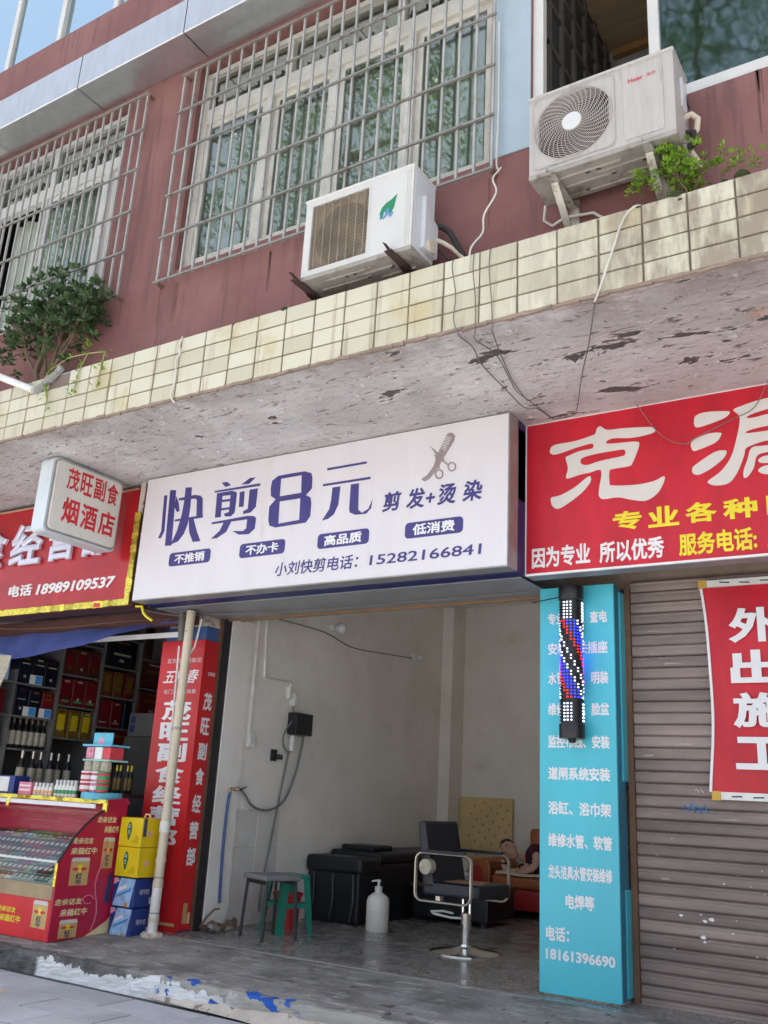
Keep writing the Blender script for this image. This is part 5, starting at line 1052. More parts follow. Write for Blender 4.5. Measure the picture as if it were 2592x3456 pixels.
b0 = bottle('first slim yellow necked bottle from the left at the back of the kiosk', -6.9, 6.1, 1.0, .24, .022, 'bottle_dark', 'gift_gold', 'letter_yellow', 'slim bottles at the back of the kiosk')
for i in range(1, 7): dup(b0, (-6.9+.07*i, 6.1+.02*(i % 2), 1.0), 0, ORD[i]+' slim yellow necked bottle from the left at the back of the kiosk')
M_ = thing('back_shelf', 'low dark shelf at the back of the kiosk carrying slim bottles', 'shelf', (-6.9, 5.9, 0))
M().box(-7.45, -6.2, 5.45, 6.25, .97, .999).make('top', 'wood_dark', M_)
for x in (-7.4, -6.25):
    for y in (5.5, 6.2): M().box(x-.02, x+.02, y-.02, y+.02, 0, .97).make('leg', 'wood_dark', M_)
ct = thing('carton', 'white carton with red and blue print on the grey kiosk cabinet', 'carton', (-7.2, 7.0, 1.5))
M().box(-7.44, -6.95, 6.88, 7.3, 1.56, 1.79).make('body', 'shelf_white', ct, bevel=.004)
for z in (1.60, 1.69): M().box(-7.43+.02, -7.35, 6.876, 6.8795, z, z+.07).make('print', 'box_blue', ct); M().box(-6.949, -6.946, 6.9, 6.96, z, z+.07).make('print', 'gift_red', ct)
for z in (1.62, 1.70): text('中国红', (6.985, z, 7.14, z+.055), FX(-6.949), 'print_dark', ct)
fz = thing('cabinet', 'grey cabinet holding the white carton at the back of the kiosk', 'cabinet', (-7.2, 7.1, 0))
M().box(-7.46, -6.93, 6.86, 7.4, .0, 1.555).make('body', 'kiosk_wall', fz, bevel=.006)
for i in range(2): M().box(-6.93, -6.922, 6.88+.26*i, 7.12+.26*i, .1, 1.5).make('door', 'dark_frame', fz)
# ---- display counter with curved glass
S = thing('display_counter', 'red cigarette display counter with curved glass front and printed drink posters', 'counter', (-6.7, 5.15, -.03))
side = [(4.872,-.03),(5.46,-.004),(5.465,.972),(5.27,.955),(5.275,.885),(5.17,.83),(5.07,.755),(4.985,.665),(4.92,.57),(4.873,.50)]
for x in (-5.82, -7.62): q = M(); q.prism(side, FX(x), 0, .02); q.make('side_panel', 'counter_red', S)
M().box(-7.60, -5.82, 4.878, 4.89, -.03, .245).make('front_panel', 'bright_red', S)
M().box(-7.60, -5.822, 4.868, 4.892, .246, .345).make('front_ledge', 'beige_board', S, bevel=.003)
M().box(-7.60, -5.82, 5.44, 5.46, .0, .93).make('back_panel', 'counter_red', S)
M().box(-7.61, -5.79, 5.25, 5.475, .925, .95).make('top_board', 'counter_red', S)
M().box(-7.5, -5.92, 5.243, 5.25, .885, .918).make('white_strip', 'letter_white', S)
gt = M()
for i in range(22): gt.obox((-7.56+.082*i, 5.242, .938), (.084, .016, .03), (rng.uniform(-.3,.3), rng.uniform(-.08,.08), rng.uniform(-.15,.15)))
gt.obox((-5.806, 5.245, .90), (.04, .015, .08), (0, 0, .1)); gt.obox((-6.98, 5.245, .90), (.03, .015, .08), (0, .2, .1)); gt.make('gold_trim', 'gold_foil', S)
et = M(); et.tube([(-5.81, y-.004, z+.004) for y, z in side[4:]], .010, 5); et.make('edge_trim', 'black_rubber', S)
et = M(); et.tube([(-5.815, 4.868, .50), (-5.815, 4.868, .34)], .013, 6); et.make('corner_trim', 'gold_foil', S)
cg = M(); pr_ = [(5.275,.885),(5.17,.83),(5.07,.755),(4.985,.665),(4.92,.57),(4.885,.50),(4.882,.345)]
for y, z in pr_: cg.v += [(-7.60, y, z), (-5.824, y, z)]
cg.f = [(2*i, 2*i+1, 2*i+3, 2*i+2) for i in range(len(pr_)-1)]; cg.make('curved_glass', 'case_glass', S, smooth=True)
M().box(-7.598, -5.822, 4.884, 4.892, .498, .512).make('glass_rail', 'pvc_white', S)
for j in range(6): M().box(-7.598, -5.822, 4.90+.075*j, 5.0+.075*j, .33+.055*j, .337+.055*j).make('tier', 'mesh_dark', S)
M().box(-7.598, -5.822, 5.34, 5.439, .65, .66).make('tier', 'mesh_dark', S)
def can(m4, u0, v0, u1, v1, pl, par, full=True):
    q = M(); q.prism([(u0, v0), (u1, v0), (u1, v1), (u0, v1)], pl, 0, .0015); c_ = q.make('printed_can', 'can_gold', par)
    q = M(); q.prism([(u0, v1-.02), (u1, v1-.02), (u1-.01, v1+.006), (u0+.01, v1+.006)], pl, 0, .0022); q.make('print', 'can_top', c_)
    w_ = u1-u0; h_ = v1-v0
    cxx = u0+.5*w_
    q = M(); q.prism([(cxx+.16*w_*math.cos(t*.52), v0+.63*h_+.16*w_*math.sin(t*.52)) for t in range(12)], pl, 0, .0022); q.make('print', 'letter_yellow', c_)
    for s_ in (-1, 1):
        q = M(); q.prism([(cxx+s_*.05*w_, v0+.60*h_), (cxx+s_*.15*w_, v0+.53*h_), (cxx+s_*.34*w_, v0+.56*h_), (cxx+s_*.40*w_, v0+.63*h_), (cxx+s_*.28*w_, v0+.67*h_), (cxx+s_*.12*w_, v0+.66*h_)], pl, 0, .003); q.make('print', 'logo_red', c_)
    text('红', (cxx-.18*w_, v0+.24*h_, cxx+.18*w_, v0+.46*h_), pl, 'can_navy', c_, bold=.03, w=.003); text('牛', (cxx-.18*w_, v0+.02*h_, cxx+.18*w_, v0+.22*h_), pl, 'can_navy', c_, bold=.03, w=.003)
px = FX(-5.80); py = FY(4.878)
can(0, 4.985, .343, 5.158, .53, px, S); can(0, 5.268, .455, 5.379, .672, px, S); can(0, 4.955, -.012, 5.12, .105, px, S); can(0, -6.015, .05, -5.855, .228, py, S); can(0, -6.62, .05, -6.46, .228, py, S)
for (a, z), (b_, z2) in (((4.972, .632), (4.962, .558)), ((5.176, .785), (5.255, .712)), ((4.88, .21), (4.942, .135))):
    text('走亲访友', (a, z, a+(.195 if a > 4.9 else .255), z+.046), px, 'print_cream', S, bold=.03, shear=.1, w=.003)
    text('来箱红牛', (b_, z2, b_+(.15 if b_ > 5.2 else .255), z2+.05), px, 'print_cream', S, bold=.03, shear=.1, w=.003)
text('走亲访友', (-6.42, .125, -6.2, .165), py, 'letter_yellow', S, bold=.03, shear=.1, w=.003); text('来箱红牛', (-6.38, .06, -6.13, .11), py, 'letter_yellow', S, bold=.03, shear=.1, w=.003)
rb = M(); rb.tube([(-5.797, 5.25+.03*math.sin(t*.9)+.02*t/6, .02+.065*t) for t in range(11)], .006, 4); rb.tube([(-5.797, 5.19+.05*math.cos(t*.6), .24+.03*math.sin(t*.6)) for t in range(10)], .004, 4); rb.make('ribbon_print', 'poster_pink', S)
sw_ = M(); sw_.prism([(5.2,-.015),(5.455,-.004),(5.455,.14),(5.40,.08),(5.3,.03)], px, 0, .002); sw_.make('torn_print', 'print_cream', S)
sw_ = M(); sw_.prism([(5.345,.22),(5.40,.20),(5.40,.43),(5.36,.40)], px, 0, .002); sw_.make('printed_can', 'can_navy', S)
# packs: one prototype for each colour, then copies
cols = ['red', 'navy', 'black', 'gold', 'white', 'black', 'plum', 'green', 'navy', 'red', 'teal']
protos = {}
rg = random.Random(21)
for j in range(6):
    c = 0
    x = -7.45 if False else -7.05
    while x < -5.86:
        col = rg.choice(cols if j else ['teal', 'white', 'green', 'teal', 'gold'])
        run = rg.choice((1, 2, 2, 3))
        for q in range(run):
            if x > -5.86: break
            loc = (x, 4.935+.075*j, .338+.055*j)
            if col not in protos:
                o = M().box(-.027, .027, -.011, .011, 0, .088); pk = o.make('cigarette_pack', 'pack_'+col, origin=(0, 0, 0)); tag(pk, col+' cigarette pack on the tiers inside the red counter', 'cigarette pack', col+' packs in the counter')
                M().box(-.018, .018, -.0125, -.0112, .03, .06).make('print', 'label_cream' if col not in ('white', 'gold') else 'pack_red', pk)
                M().box(-.027, .027, -.012, -.0111, .068, .072).make('print', 'pack_gold', pk)
                protos[col] = pk; pk.location = loc; ob = pk
            else: ob = dup(protos[col], loc)
            ob['label'] = '%s cigarette pack, %s from the left in the %s tier of the counter' % (col, ORD[c], ORD[j]); c += 1; ob['group'] = 'cigarette packs in the counter'
            ob.rotation_euler = (R(-52), 0, rg.uniform(-.05, .05)); x += .061
# things standing on the counter top
o = thing('carton', 'small pink carton on the gold edged counter top', 'carton', (-6.85, 5.36, .951)); M().box(-6.94, -6.78, 5.29, 5.40, .951, 1.055).make('body', 'poster_pink', o, bevel=.003)
for z in (.985, 1.02): M().box(-6.93, -6.79, 5.2885, 5.2898, z, z+.012).make('print', 'letter_white', o)
def pump(lab, x, y, h, bit, grp):
    S = thing('small_bottle', lab, 'bottle', (x, y, .951), grp)
    M().lathe([(.018, 0), (.02, .004), (.02, h*.62), (.012, h*.72), (.010, h*.78)], (x, y, .951), 12).make('body', 'bottle_white', S, smooth=True)
    M().lathe([(.013, h*.78), (.013, h*.96), (.009, h)], (x, y, .951), 10).make('cap', 'hub_white', S, smooth=True)
    M().lathe([(.0207, h*.2), (.0207, h*.42)], (x, y, .951), 12).make('label_band', bit, S, smooth=True); return S
p0 = pump('first orange labelled bottle from the left, front row on the counter', -6.74, 5.31, .105, 'orange_bit', 'short white bottles on the counter')
for i in range(1, 9): dup(p0, (-6.74+.048*(i % 5), 5.31+.05*(i//5), .951), 0, ORD[i % 5]+' orange labelled bottle from the left, %s row on the counter' % ('front', 'back')[i//5])
p0 = pump('first green labelled bottle from the left, front row on the counter', -6.47, 5.30, .135, 'green_bit', 'taller white bottles on the counter')
for i in range(1, 11): dup(p0, (-6.47+.045*(i % 6), 5.30+.05*(i//6), .951), 0, ORD[i % 6]+' green labelled bottle from the left, %s row on the counter' % ('front', 'back')[i//6])
o = thing('leaflet_box', 'blue box with white leaflet at the left end of the counter top', 'box', (-7.1, 5.38, .951)); M().box(-7.3, -7.02, 5.3, 5.45, .951, 1.10).make('body', 'box_blue', o); M().box(-7.25, -7.09, 5.297, 5.2995, .97, 1.09).make('print', 'paper', o)
# sweet jars in a tower
S = thing('sweet_tower', 'tower of clear sweet tubs with blue lids and a picture card on the counter', 'sweet tubs', (-5.99, 5.36, .951))
M().lathe([(.155, 0), (.16, .01), (.16, .05), (.15, .055)], (-5.995, 5.36, .951), 24).make('base_tray', 'cyan_card', S, smooth=True)
for i in range(3):
    for z, hh, mm in ((1.007, .065, 'sweets'), (1.085, .065, 'sweets')):
        M().lathe([(.046, 0), (.048, hh*.1), (.048, hh*.9), (.044, hh)], (-6.09+.095*i, 5.27+.02*(i == 1), z), 14).make('tub', mm if (i+int(z*100)) % 2 else 'logo_red', S, smooth=True)
        M().lathe([(.05, hh), (.05, hh+.012), (.046, hh+.013)], (-6.09+.095*i, 5.27+.02*(i == 1), z), 14).make('lid', 'letter_white' if i < 2 else 'green_bit', S, smooth=True)
        lbl = M().lathe([(.0487, hh*.25), (.0487, hh*.7)], (-6.09+.095*i, 5.27+.02*(i == 1), z), 14).make('label_band', ('paper', 'letter_white', 'green_bit')[i], S, smooth=True)
    M().lathe([(.04, 0), (.043, .02), (.04, .075)], (-6.09+.095*i, 5.28, 1.165), 14).make('tub', 'label_cream', S, smooth=True)
M().box(-6.15, -5.84, 5.25, 5.45, 1.242, 1.256).make('tray', 'mint', S, bevel=.003)
for i in range(3): M().box(-6.13+.097*i, -6.045+.097*i, 5.26, 5.40, 1.257, 1.352).make('packet', ('sweets', 'paper', 'logo_red')[i], S, bevel=.006)
M().box(-6.17, -5.84, 5.245, 5.45, 1.356, 1.372).make('tray', 'cyan_card', S, bevel=.003)
cdm = M().box(-6.11, -5.89, 5.30, 5.31, 1.373, 1.465).make('picture_card', 'cyan_card', S)
q = M(); q.prism([(-6.06, 1.376), (-5.98, 1.376), (-5.99, 1.42), (-6.02, 1.435), (-6.05, 1.41)], FY(5.30), 0, .0015); q.make('print', 'box_pink', cdm)
# ---- stacked cartons beside the counter
def yellow(lab, z):
    S = thing('drink_carton', lab, 'carton', (-5.64, 5.50, z))
    M().box(-5.765, -5.525, 5.385, 5.60, z, z+.212).make('body', 'box_yellow', S, bevel=.003, seg=1)
    pl = FY(5.385)
    q = M(); q.prism([(-5.66+.026*math.cos(t*.45)*(1 if math.sin(t*.45) > -.4 else .7), z+.115+.068*math.sin(t*.45)) for t in range(14)], pl, 0, .0015); q.make('leaf_logo', 'print_dkgreen', S)
    text('山', (-5.672, z+.135, -5.652, z+.168), pl, 'letter_white', S, bold=.02, w=.003); text('力', (-5.672, z+.09, -5.652, z+.125), pl, 'letter_white', S, bold=.02, w=.003)
    q = M(); q.prism([(-5.63, z+.03), (-5.56, z+.025), (-5.545, z+.06), (-5.575, z+.09), (-5.60, z+.06)], pl, 0, .0012); q.make('fruit_print', 'print_brown', S)
    q = M(); q.prism([(5.47+.02*math.cos(t), z+.1+.022*math.sin(t*1.0)) for t in range(6)], FX(-5.524), 0, .0012); q.make('print', 'box_pink', S)
    return S
yellow('yellow drink carton with green leaf logo, lower of the two', .405)
S = yellow('yellow drink carton with carry handle, on top of its stack', .621)
M().tube([(-5.60,5.47,.833),(-5.59,5.47,.862),(-5.55,5.47,.862),(-5.535,5.47,.833)], .006, 6).make('handle', 'print_cream', S)
M().box(-5.5245, -5.5205, 5.40, 5.43, .70, .832).make('price_tag', 'can_navy', S)
def blue(lab, z):
    S = thing('milk_carton', lab, 'carton', (-5.67, 5.52, z))
    M().box(-5.782, -5.55, 5.41, 5.62, z, z+.205).make('body', 'box_blue', S, bevel=.003, seg=1); pl = FY(5.41)
    q = M(); q.prism([(-5.77, z+.003), (-5.59, z+.003), (-5.555, z+.202), (-5.71, z+.202)], pl, 0, .0012); q.make('splash_print', 'box_ltblue', S)
    q = M(); q.prism([(-5.74, z+.06), (-5.59, z+.115), (-5.585, z+.14), (-5.73, z+.08)], pl, 0, .002); q.make('stripe_print', 'box_sky', S)
    q = M(); q.prism([(-5.735, z+.10), (-5.64, z+.135), (-5.64, z+.16), (-5.72, z+.13)], pl, 0, .0024); q.make('stripe_print', 'letter_white', S)
    q = M(); q.prism([(-5.78, z+.15), (-5.72, z+.18), (-5.74, z+.2), (-5.78, z+.2)], pl, 0, .0012); q.make('corner_print', 'box_pink', S)
    q = M(); q.prism([(-5.64, z+.0), (-5.61, z+.0), (-5.61, z+.03), (-5.64, z+.03)], pl, 0, .003); q.make('tape', 'box_orange', S)
    text('纯牛奶', (5.46, z+.09, 5.56, z+.13), FX(-5.55), 'letter_white', S, w=.002)
    M().box(-5.5499, -5.548, 5.57, 5.61, z+.02, z+.07).make('barcode', 'paper', S); return S
blue('blue and white milk carton resting on the floor', -.022); blue('blue and white milk carton under the yellow cartons', .190)

# ================================================================ BARBER SHOP FURNITURE
# grey topped stool
S = thing('stool', 'square grey topped stool with dark metal legs just inside the barber shop', 'stool', (-4.848, 6.174, 0))
M().box(-.175, .175, -.165, .165, .425, .465).make('seat', 'stool_seat', S, bevel=.018, seg=3, origin=(0, 0, .425)).location = (0, 0, .425)
for sx in (-1, 1):
    for sy in (-1, 1):
        l = M().tube([(sx*.165, sy*.15, 0), (sx*.145, sy*.13, .43)], .013, 8).make('leg', 'stool_leg', S, smooth=True, origin=(0, 0, 0)); l.location = (0, 0, 0)
    M().box(-.15, .15, sx*.13-.01, sx*.13+.01, .395, .425).make('apron_rail', 'stool_leg', S, origin=(0, 0, 0)).location = (0, 0, 0)
S.rotation_euler = (0, 0, R(-20))
# green plastic stool behind it
S = thing('stool', 'green plastic stool half hidden behind the grey topped stool', 'stool', (-4.965, 6.547, 0))
M().box(-.15, .15, -.15, .15, .42, .455).make('seat', 'green_plastic', S, bevel=.015, origin=(0,0,.42)).location = (0, 0, .42)
for sx in (-1, 1):
    for sy in (-1, 1):
        l = M(); l.add([(sx*.19, sy*.19, 0), (sx*.13, sy*.19, 0), (sx*.19, sy*.13, 0), (sx*.145, sy*.145, .43), (sx*.075, sy*.145, .43), (sx*.145, sy*.075, .43)], [(0,1,4,3), (0,3,5,2), (1,2,5,4), (0,2,1), (3,4,5)])
        l.make('leg', 'green_plastic', S, origin=(0,0,0)).location = (0, 0, 0)
    for ax in (0, 1):
        a = (sx*.15, -.11); r_ = M()
        if ax: r_.box(sx*.16-.008, sx*.16+.008, -.13, .13, .20, .235)
        else: r_.box(-.13, .13, sx*.16-.008, sx*.16+.008, .20, .235)
        r_.make('stretcher', 'green_plastic', S, origin=(0,0,0)).location = (0, 0, 0)
S.rotation_euler = (0, 0, R(-21.5)); S.scale = (.85, .85, .98)
S = thing('bucket', 'red plastic bucket standing behind the stools', 'bucket', (-5.12, 6.75, 0))
M().lathe([(.10, 0), (.115, .25), (.13, .26), (.13, .28), (.12, .28), (.10, .02)], (-5.12, 6.75, 0), 18).make('pail', 'red_plastic', S, smooth=True)
# large white pump bottle
S = thing('pump_bottle', 'large white pump bottle standing on the shop floor', 'bottle', (-4.535, 7.26, 0))
M().lathe([(.090, 0), (.097, .01), (.097, .235), (.088, .27), (.05, .30), (.03, .31), (.03, .325)], (-4.535, 7.26, 0), 24).make('body', 'bottle_white', S, smooth=True)
M().lathe([(.034, .325), (.034, .355), (.012, .36), (.012, .392), (.02, .393), (.02, .41), (.005, .412)], (-4.535, 7.26, 0), 16).make('pump', 'hub_white', S, smooth=True)
M().tube([(-4.535, 7.26, .40), (-4.57, 7.25, .40), (-4.595, 7.24, .392)], .008, 6).make('spout', 'hub_white', S)
M().lathe([(.0975, .06), (.0975, .17)], (-4.535, 7.26, 0), 24).make('label_band', 'letter_cream', S, smooth=True)
# black wash unit / covered bed along the left wall
S = thing('massage_bed', 'black leather shampoo bed along the left wall of the barber shop', 'bed', (-5.1, 8.2, 0))
M().box(-5.40, -4.83, 7.40, 9.45, .0, .50).make('body', 'black_leather', S, bevel=.02)
M().box(-5.415, -4.80, 7.37, 7.72, .42, .56).make('head_roll', 'black_leather', S, bevel=.04, seg=3)
M().box(-5.40, -4.82, 7.73, 9.47, .50, .60).make('mattress', 'black_leather', S, bevel=.035, seg=3)
M().box(-5.32, -4.95, 7.8, 8.15, .595, .65).make('head_rest', 'black_leather', S, bevel=.025, seg=3)
fld = M()
for i, x in enumerate((-5.33, -5.12, -4.9)): fld.tube([(x, 7.40, .41), (x+.02, 7.392, .2), (x-.01, 7.395, .02)], [.010, .018, .016], 7)
fld.make('drape_fold', 'black_leather', S, smooth=True)
S = thing('low_cabinet', 'low dark cabinet behind the pump bottle', 'cabinet', (-4.3, 8.3, 0))
M().box(-4.80, -4.0, 8.3, 8.9, .04, .30).make('body', 'black_leather', S, bevel=.015); M().box(-4.82, -3.98, 8.28, 8.92, .30, .33).make('top', 'wood_dark', S, bevel=.006)
for x in (-4.75, -4.05): M().box(x-.02, x+.02, 8.32, 8.36, 0, .04).make('foot', 'black_plastic', S)
bg_ = M(); rb_ = random.Random(4)
for q in range(14):
    a = rb_.uniform(0, 6.28); bg_.lathe([(.002, -.05), (.035, -.02), (.05, .02), (.03, .05), (.002, .07)], (-4.30+.08*math.cos(a)*rb_.random(), 8.36+.05*math.sin(a), .40+rb_.uniform(-.02,.08)), 7)
tag(bg_.make('plastic_bag', 'plastic_bag'), 'crumpled white plastic bag on the low dark cabinet', 'bag')
tag(M().box(-4.28, -4.2, 8.31, 8.37, .331, .39).make('small_box', 'gift_orange', bevel=.004), 'small orange box beside the white plastic bag', 'box')
# barber chair
S = thing('barber_chair', 'navy barber chair with metal loop arms on a round chrome base', 'chair', (-3.47, 6.83, 0))
def ch(m, nm, mt, **kw):
    o = m.make(nm, mt, S, origin=(0, 0, 0), **kw); o.location = (0, 0, 0); return o
base = ch(M().lathe([(.27, 0), (.27, .008), (.25, .016), (.12, .032), (.05, .045), (.045, .06)], (0, 0, 0), 40), 'base', 'chrome', smooth=True)
ch(M().cyl((0, 0, .05), (0, 0, .22), .034, 20), 'column', 'chrome', smooth=True)
ch(M().cyl((0, 0, .20), (0, 0, .275), .04, 20), 'collar', 'satin_metal', smooth=True)
ch(M().tube([(-.03, 0, .28), (-.03, 0, .40)], .012, 8), 'strut', 'chrome'); ch(M().tube([(.03, 0, .25), (.03, 0, .40)], .012, 8), 'strut', 'chrome')
ch(M().tube([(0, -.02, .24), (-.12, -.03, .235), (-.26, -.05, .25), (-.29, -.05, .262), (-.2, -.01, .272), (-.12, .01, .262)], .009, 8), 'pump_lever', 'hub_white')
ch(M().box(-.26, .25, -.235, .235, .395, .495), 'seat', 'navy_leather', bevel=.025, seg=3)
tp = M(); tp.prism([(-.12, -.14), (.20, -.10), (.1, .16), (-.14, .1)], lambda u, v, w: (u, v, .496+w), 0, .004); ch(tp, 'seat_reflection', 'tan_reflection')  # warm reflection on the seat leather, put in as a flat tan patch
bk = M(); cr = [(-.25, .46), (-.15, .46), (-.245, .915), (-.265, .93), (-.31, .915)]
bk.prism(cr, lambda u, v, w: (u, -.24+w, v), 0, .48); ch(bk, 'backrest', 'navy_leather', bevel=.012)
for s_ in (-1, 1):
    y = s_*.285; pts = []
    for u, v in rbox(-.285, .36, .205, .70, .06, 5): pts.append((u, y, v))
    lp = M(); 
    for e in (-.007, .007): lp.tube([(p[0], p[1]+e, p[2]) for p in pts], .0085, 6, closed=True)
    ch(lp, 'arm_loop', 'satin_metal', smooth=True)
    ch(M().box(-.24, .15, y-.022, y+.022, .70, .722), 'arm_pad', 'navy_leather', bevel=.008)
    ch(M().cyl((-.19, y+.02*s_, .60), (-.19, y-.05*s_, .60), .055, 20), 'hinge_disc', 'label_cream', smooth=True)
    ch(M().box(-.1, -.06, y-.05 if s_ > 0 else y, y if s_ > 0 else y+.05, .37, .40), 'arm_bolt', 'satin_metal')
S.rotation_euler = (0, 0, R(-4))
# sofa
S = thing('sofa', 'orange and red leather sofa against the back wall of the barber shop', 'sofa', (-3.6, 9.75, 0))
M().box(-4.66, -2.5, 9.38, 10.12, .07, .27).make('base', 'red_leather', S, bevel=.02)
M().box(-4.48, -2.55, 9.36, 9.85, .275, .40).make('seat_cushion', 'orange_leather', S, bevel=.045, seg=3)
for x in (-4.27, -3.4): M().box(x, x+.85, 9.86, 10.08, .40, .86).make('back_cushion', 'orange_leather', S, bevel=.05, seg=3)
ar = M(); ar.prism([(-4.78,.08),(-4.50,.08),(-4.50,.45),(-4.53,.52),(-4.60,.545),(-4.70,.53),(-4.77,.48),(-4.79,.40)], FY(9.40), -.68, .02); ar.make('armrest', 'orange_leather', S, bevel=.02)
ar = M(); ar.prism([(-4.73,.28),(-4.58,.28),(-4.58,.42),(-4.62,.47),(-4.68,.47),(-4.73,.42)], FY(9.38), 0, .015); ar.make('arm_inset', 'red_leather', S, bevel=.006)
for x in (-4.6, -3.3): M().box(x, x+.35, 9.5, 9.95, 0, .07).make('foot', 'black_plastic', S)
bl_ = M(); n = 14
for i in range(n+1):
    x = -4.42+1.2*i/n
    for y, z in ((9.33, .405), (9.345, .43), (9.5, .435+.012*math.sin(i)), (9.8, .432)): bl_.v.append((x, y+.008*math.sin(i*2.1), z+.006*math.sin(i*1.3)))
bl_.f = [(i*4+j, (i+1)*4+j, (i+1)*4+j+1, i*4+j+1) for i in range(n) for j in range(3)]
tag(bl_.make('folded_blanket', 'blanket', smooth=True), 'cream blanket spread on the sofa under the sleeping person', 'blanket')
# patterned board behind the sofa
S = thing('patterned_board', 'yellow board with small brown flower motifs leaning behind the sofa', 'board', (-5, 10.12, 0))
M().box(-5.27, -4.60, 10.14, 10.175, .0, 1.16).make('panel', 'headboard', S, bevel=.008)
mt_ = M(); rq = random.Random(9)
for k_ in range(34):
    u = -5.16+.54*((k_*.618) % 1); v = .5+.62*(k_/34); a = rq.uniform(0, 6.28)
    mt_.prism([(u+(.017 if i % 2 else .007)*math.cos(a+i*.785), v+(.017 if i % 2 else .007)*math.sin(a+i*.785)) for i in range(8)], FY(10.14), 0, .0012)
mt_.make('flower_motif', 'motif', S)
# fittings on the left wall
xw = -5.43
cd_ = M().tube([(xw+.012, 6.51, 2.60), (xw+.012, 6.545, 2.07), (xw+.012, 6.56, 2.06), (xw+.012, 6.93, 2.07), (xw+.012, 6.95, 2.03)], .012, 8)
tag(cd_.make('wall_conduit', 'pvc_white'), 'white conduit bending along the barber shop side wall', 'conduit')
tag(M().box(xw, xw+.022, 6.40, 6.425, 1.58, 2.6).make('wall_trunking', 'pvc_white'), 'vertical white cable trunking above the wall switch', 'trunking')
S = tag(M().box(xw, xw+.02, 6.40, 6.50, 1.45, 1.57).make('wall_switch', 'pvc_white', bevel=.004), 'white wall switch below the cable trunking', 'switch')
M().box(xw+.02, xw+.026, 6.42, 6.48, 1.48, 1.54).make('rocker', 'hub_white', S)
S = thing('plug_socket', 'white socket and adaptor above the black box', 'socket', (xw+.03, 6.98, 1.88))
M().box(xw, xw+.04, 6.90, 6.95, 1.92, 2.03).make('socket', 'pvc_white', S, bevel=.005); M().box(xw, xw+.06, 6.96, 7.03, 1.86, 1.98).make('adaptor', 'hub_white', S, bevel=.006)
S = tag(M().box(xw, xw+.11, 6.95, 7.20, 1.60, 1.80).make('control_box', 'black_plastic', bevel=.008), 'black box mounted on the barber shop side wall', 'wall box')
M().box(xw+.02, xw+.08, 7.201, 7.206, 1.62, 1.78).make('front_lid', 'stool_leg', S)
S = thing('shower_valve', 'white shower valve hanging under the black box', 'valve', (xw+.05, 6.98, 1.5)); M().lathe([(.02, 0), (.03, .03), (.022, .07), (.03, .10), (.018, .14)], (xw+.05, 6.98, 1.45), 12).make('body', 'hub_white', S, smooth=True)
cable('grey cable from the adaptor past the black box to the valve', [(xw+.04,6.96,1.86),(xw+.05,6.97,1.75),(xw+.04,6.88,1.62),(xw+.04,6.86,1.52),(xw+.04,6.92,1.45),(xw+.05,6.98,1.45)], .008, 'hose_grey', 'wall_cable')
cable('thin grey pipe running down the side wall behind the stools', [(xw+.03,6.97,1.45),(xw+.02,6.93,1.2),(xw+.02,6.83,.7),(xw+.02,6.75,.3),(xw+.02,6.74,.1)], .009, 'hose_grey', 'wall_pipe')
cable('dark flexible hose looping from the black box to the tap', [(xw+.06,7.13,1.60),(xw+.06,7.12,1.5),(xw+.06,7.05,1.25),(xw+.06,6.92,1.02),(xw+.06,6.72,.93),(xw+.06,6.50,.95),(xw+.05,6.38,1.05),(xw+.04,6.33,1.09)], .011, 'hose_grey', 'flexible_hose')
S = thing('wall_hook', 'small black bracket on the side wall below the switch', 'bracket', (xw+.02, 6.79, 1.35)); M().box(xw, xw+.03, 6.74, 6.80, 1.35, 1.45).make('plate', 'black_plastic', S, bevel=.003); M().cyl((xw+.02, 6.81, 1.39), (xw+.07, 6.83, 1.385), .022, 10).make('clip', 'black_plastic', S)
S = thing('tap', 'small brass tap on the front edge of the side wall', 'tap', (-5.38, 6.28, 1.09)); M().cyl((-5.41, 6.26, 1.09), (-5.36, 6.28, 1.09), .016, 10).make('body', 'brass', S, smooth=True); M().tube([(-5.365, 6.28, 1.09), (-5.36, 6.33, 1.10), (-5.36, 6.37, 1.115)], .009, 7).make('lever', 'chrome', S); M().tube([(-5.40, 6.22, 1.095), (-5.385, 6.20, 1.08), (-5.385, 6.195, 1.05)], .011, 7).make('spout', 'brass', S)
cable('blue hose hanging down the white pier from the tap', [(-5.385,6.195,1.06),(-5.388,6.185,.98),(-5.39,6.18,.8),(-5.39,6.185,.5),(-5.39,6.20,.2)], .012, 'hose_blue', 'hose')
def bulb(lab, y, z, big):
    S = thing('bulb', lab, 'light bulb', (xw+.05, y, z))
    M().cyl((xw, y-.06, z+.01), (xw+.05, y-.06, z+.01), .035, 14).make('holder', 'pvc_white', S, smooth=True)
    r = .055 if big else .035
    sp_ = M(); n = 8; sp_.lathe([(r*math.sin(math.pi*i/n)+.001, -r*math.cos(math.pi*i/n)) for i in range(n+1)], (xw+.08, y+.01, z), 16); sp_.make('globe', 'bulb', S, smooth=True)
bulb('unlit globe bulb on the side wall nearer the street', 7.60, 2.70, True); bulb('unlit small bulb on the side wall nearer the back', 9.22, 2.65, False)
cable('thin wire strung along the side wall between the bulbs', [(xw+.015,6.55,2.62),(xw+.02,7.4,2.63),(xw+.02,7.9,2.56),(xw+.02,8.6,2.60),(xw+.02,9.15,2.64)], .006, 'cable_dark', 'wall_wire')
